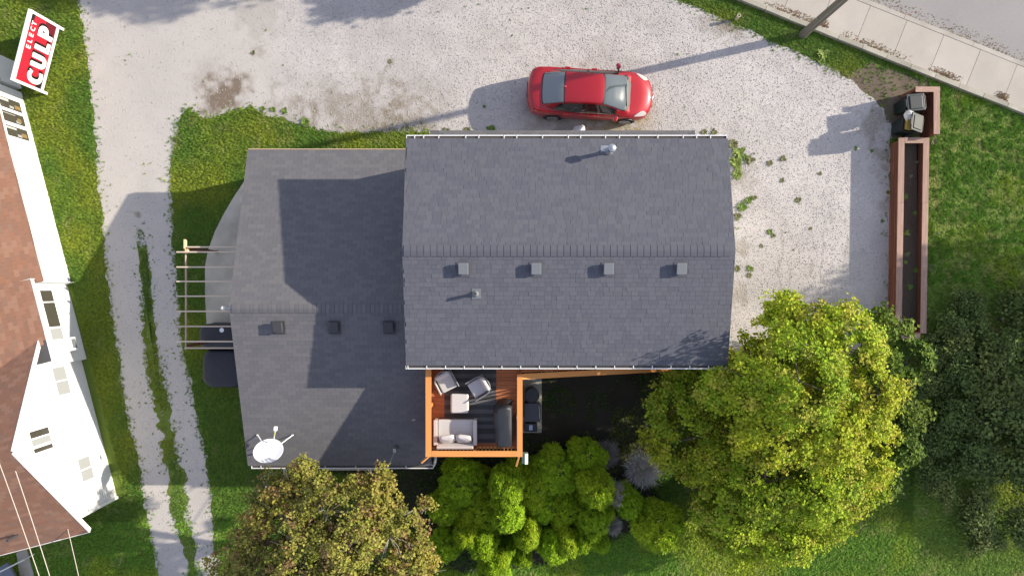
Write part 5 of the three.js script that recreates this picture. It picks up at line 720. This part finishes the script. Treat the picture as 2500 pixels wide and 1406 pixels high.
bareShrub(1573, 1148, 1.5, 46, 'large leafless grey shrub in the shade beside the maple', mat(0.55, 0.53, 0.50, 0.95), 501); bareShrub(1500, 1206, 2.3, 25, 'slim pale dead shrub between the bright green shrubs', mat(0.62, 0.55, 0.48, 0.95), 511); bareShrub(1496, 1283, 0.8, 13, 'tiny dead shrub at the lawn side of the green thicket', mat(0.5, 0.46, 0.42, 0.95), 521); bareShrub(1480, 1110, 1.0, 30, 'small leafless grey shrub in deep shade behind the deck', mat(0.3, 0.27, 0.25, 0.95), 531);
// weeds
const weedProto = [0, 1, 2].map(k => { const R = rng(600 + k), v = []; for (let i = 0; i < 70; i++) { const a = R() * 6.283, t = 0.2 + R() * 0.9, L = 0.5 + 0.6 * R(), w = 0.10 + 0.08 * R(), d = V(Math.cos(a), t, Math.sin(a)).normalize(), s = V(-Math.sin(a), 0, Math.cos(a)), o = V((R() - 0.5) * 0.5, 0, (R() - 0.5) * 0.5), m1 = o.clone().addScaledVector(d, L * 0.55), e = o.clone().addScaledVector(d, L).add(V(0, -0.15 * L, 0)); v.push(o, m1.clone().addScaledVector(s, w), m1.clone().addScaledVector(s, -w), m1.clone().addScaledVector(s, w), e, m1.clone().addScaledVector(s, -w)); } const g = new THREE.BufferGeometry().setFromPoints(v); g.computeVertexNormals(); return g; });
const weedMats = [mat(0.12, 0.19, 0.025, 0.8), mat(0.16, 0.22, 0.035, 0.8), mat(0.15, 0.155, 0.06, 0.85)];
[[1790, 352, 16, 2], [1805, 375, 20, 1], [1796, 400, 20, 1], [1800, 425, 16, 1], [1832, 392, 14, 2], [1820, 385, 10, 0], [1880, 398, 9, 2], [1912, 388, 10, 2], [1910, 440, 7, 2], [1950, 488, 9, 2], [2002, 424, 6, 2], [1828, 488, 12, 0], [1812, 505, 15, 0], [1800, 528, 12, 2], [1842, 482, 8, 2], [1880, 566, 9, 0], [1888, 575, 7, 2], [1832, 655, 10, 0], [1830, 672, 8, 2], [1800, 655, 10, 2], [1860, 600, 6, 2], [1980, 558, 5, 2], [1198, 313, 12, 0], [1204, 318, 8, 1], [1182, 260, 5, 0], [1090, 318, 10, 2], [1140, 318, 10, 2], [1720, 322, 9, 2], [1745, 322, 10, 2], [610, 262, 8, 1], [640, 265, 8, 0], [695, 270, 9, 0], [665, 268, 9, 0], [745, 298, 14, 0], [2010, 135, 18, 1], [2003, 150, 12, 0], [2170, 470, 6, 0], [2155, 540, 6, 0], [2090, 362, 6, 0], [2130, 368, 6, 0], [2214, 570, 10, 1], [2212, 480, 8, 0], [2225, 430, 6, 2], [2234, 520, 7, 0], [2216, 620, 8, 2], [2238, 660, 8, 0], [2222, 700, 9, 0], [2240, 395, 5, 2], [2212, 640, 6, 1], [2280, 345, 12, 2], [2285, 570, 10, 2], [2272, 655, 12, 2], [617, 128, 7, 2], [952, 150, 6, 2], [550, 300, 7, 1], [505, 310, 8, 1], [480, 330, 7, 1]].forEach(([x, y, r, k], i) => {
  const inBed = x > 2190 && x < 2250, o = part(numbered('weed_clump'), weedProto[i % 3], weedMats[k], scene), p = P(x, y, inBed ? 0.33 : 0.01), s = r / 62; o.position.set(p.x, inBed ? 0.315 : 0.006, p.z); o.rotation.y = i * 1.9; o.scale.set(s, s * 0.75, s); const tone = ['dark green', 'bright green', 'dull olive'][k], size = r >= 14 ? 'large' : r >= 9 ? 'medium' : 'small';
  const where = inBed ? 'in the soil of the planter bed' : x > 2260 ? 'outside the planter bed on the lawn side' : x > 2050 ? 'in the gravel shaded by planter and bins' : y < 170 && x > 1900 ? 'in the verge beside the sidewalk' : x > 1865 ? 'in the open gravel beside the house end' : x > 1780 && y < 445 ? 'at the street corner of the house end wall' : x > 1780 ? 'along the foot of the house end wall' : x > 1700 ? 'under the front gutter near the house corner' : x > 1080 && y < 280 ? 'in the shadow of the red car' : x > 1080 ? 'in front of the porch roof' : y < 160 ? 'alone in the wide gravel lot' : x > 600 ? 'where gravel meets the front grass' : 'in the grass patch by the driveway';
  info(o, `${size} ${tone} weed clump ${where}`, 'weed', `weed clumps ${where}`);
});
// grass blades and loose stones
{
  const blade = (() => { const R = rng(7), v = []; for (let i = 0; i < 7; i++) { const a = R() * 6.283, l = 0.35 + 0.5 * R(), s = V(-Math.sin(a), 0, Math.cos(a)).multiplyScalar(0.09), o = V((R() - 0.5) * 0.7, 0, (R() - 0.5) * 0.7), e = o.clone().add(V(Math.cos(a) * l, 0.55 + 0.5 * R(), Math.sin(a) * l)); v.push(o.clone().add(s), o.clone().sub(s), e); } const g = new THREE.BufferGeometry().setFromPoints(v); g.computeVertexNormals(); return g; })();
  const R = rng(71), max = 210000, im = new THREE.InstancedMesh(blade, mat(1, 1, 1, 0.85), max), m = new THREE.Matrix4(), q = new THREE.Quaternion(), col = new THREE.Color(); let k = 0, tries = 0;
  const neighbour = (x, z) => { const v = -0.968 * x + 0.252 * z, u = 0.252 * x + 0.968 * z; return v > 16.8 && u > -12.3 && u < 4; };
  while (k < max && tries++ < 900000) {
    const x = (R() - 0.5) * 43.5, z = (R() - 0.5) * 25, jw = R() < 0.2 ? 0.8 : 0.26, jx = x + (R() - 0.5) * jw, jz = z + (R() - 0.5) * jw, onStrip = inside(stripPoly, jx, jz);
    if (!onStrip && inside(gravelPoly, jx, jz)) { if (R() > 0.006 || fbm(x * 0.9 + 50, z * 0.9, 3) < 0.62) continue; }
    const wn = walkN(x, z); if (wn > -0.02) continue; if (x > -3.1 && x < 6.6 && z > -4.4 && z < 2.1) continue; if (x > -9.15 && x < -3 && z > -4.6 && z < 6) continue; if (inside(patioPoly, x, z) || neighbour(x, z)) continue;
    if (x > 14.8 && x < 16.1 && z > -5.8 && z < 1.9) continue; if (inside(dirtPoly, jx, jz) && R() > 0.1) continue; if (inside(mulchPoly, jx, jz) && (R() > 0.35 || fbm(x * 1.1 + 20, z * 1.1, 3) < 0.42)) continue; if (onStrip && fbm(x * 1.7, z * 1.7, 2) < 0.37) continue;
    const n1 = fbm(x * 0.5 + 9, z * 0.5, 3), n2 = fbm(x * 2.4, z * 2.4 + 7, 3), tuft = x > 15.8 && z < 0 ? smooth(0.3, 0.62, fbm(x * 6.5 + 3, z * 6.5, 2)) : 0.5;
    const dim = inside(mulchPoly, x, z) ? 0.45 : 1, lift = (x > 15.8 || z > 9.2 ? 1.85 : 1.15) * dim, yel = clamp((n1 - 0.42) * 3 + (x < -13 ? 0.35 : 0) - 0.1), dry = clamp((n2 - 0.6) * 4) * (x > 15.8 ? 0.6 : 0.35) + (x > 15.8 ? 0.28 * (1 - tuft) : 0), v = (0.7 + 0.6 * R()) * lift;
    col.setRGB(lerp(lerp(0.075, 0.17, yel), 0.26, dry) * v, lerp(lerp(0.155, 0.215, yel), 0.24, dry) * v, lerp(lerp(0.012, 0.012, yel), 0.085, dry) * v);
    const s = (0.045 + 0.05 * R()) * (0.75 + 0.55 * tuft) * (onStrip ? 0.9 : 1); q.setFromAxisAngle(V(0, 1, 0), R() * 6.283); m.compose(V(x, 0.005, z), q, V(s * 1.3, s * (0.5 + 0.6 * tuft), s * 1.3)); im.setMatrixAt(k, m); im.setColorAt(k, col); k++;
  }
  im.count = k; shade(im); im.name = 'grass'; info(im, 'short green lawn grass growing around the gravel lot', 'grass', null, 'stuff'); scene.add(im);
  const stone = new THREE.IcosahedronGeometry(1, 0), st = new THREE.InstancedMesh(stone, mat(1, 1, 1, 0.95), 70000); k = 0; tries = 0;
  while (k < 70000 && tries++ < 300000) {
    const x = (R() - 0.5) * 43, z = (R() - 0.5) * 24.5; if (!inside(gravelPoly, x, z)) continue; if (x < -9 && R() > 0.25) continue; if (x > -3.1 && x < 6.6 && z > -4.4 && z < 2.1) continue;
    const s = 0.007 + 0.014 * Math.pow(R(), 2), b = R(), v = b < 0.14 ? 0.2 + 0.14 * R() : 0.38 + 0.16 * R(); col.setRGB(v, v * 0.94, v * 0.91); q.setFromEuler(new THREE.Euler(R() * 6, R() * 6, R() * 6)); m.compose(V(x, 0.010, z), q, V(s * 1.2, s * 0.8, s)); st.setMatrixAt(k, m); st.setColorAt(k, col); k++;
  }
  st.count = k; shade(st); st.name = 'gravel_stones'; info(st, 'loose pale crushed stone scattered over the gravel lot', 'gravel', null, 'stuff'); scene.add(st);
}
renderer.render(scene, camera);
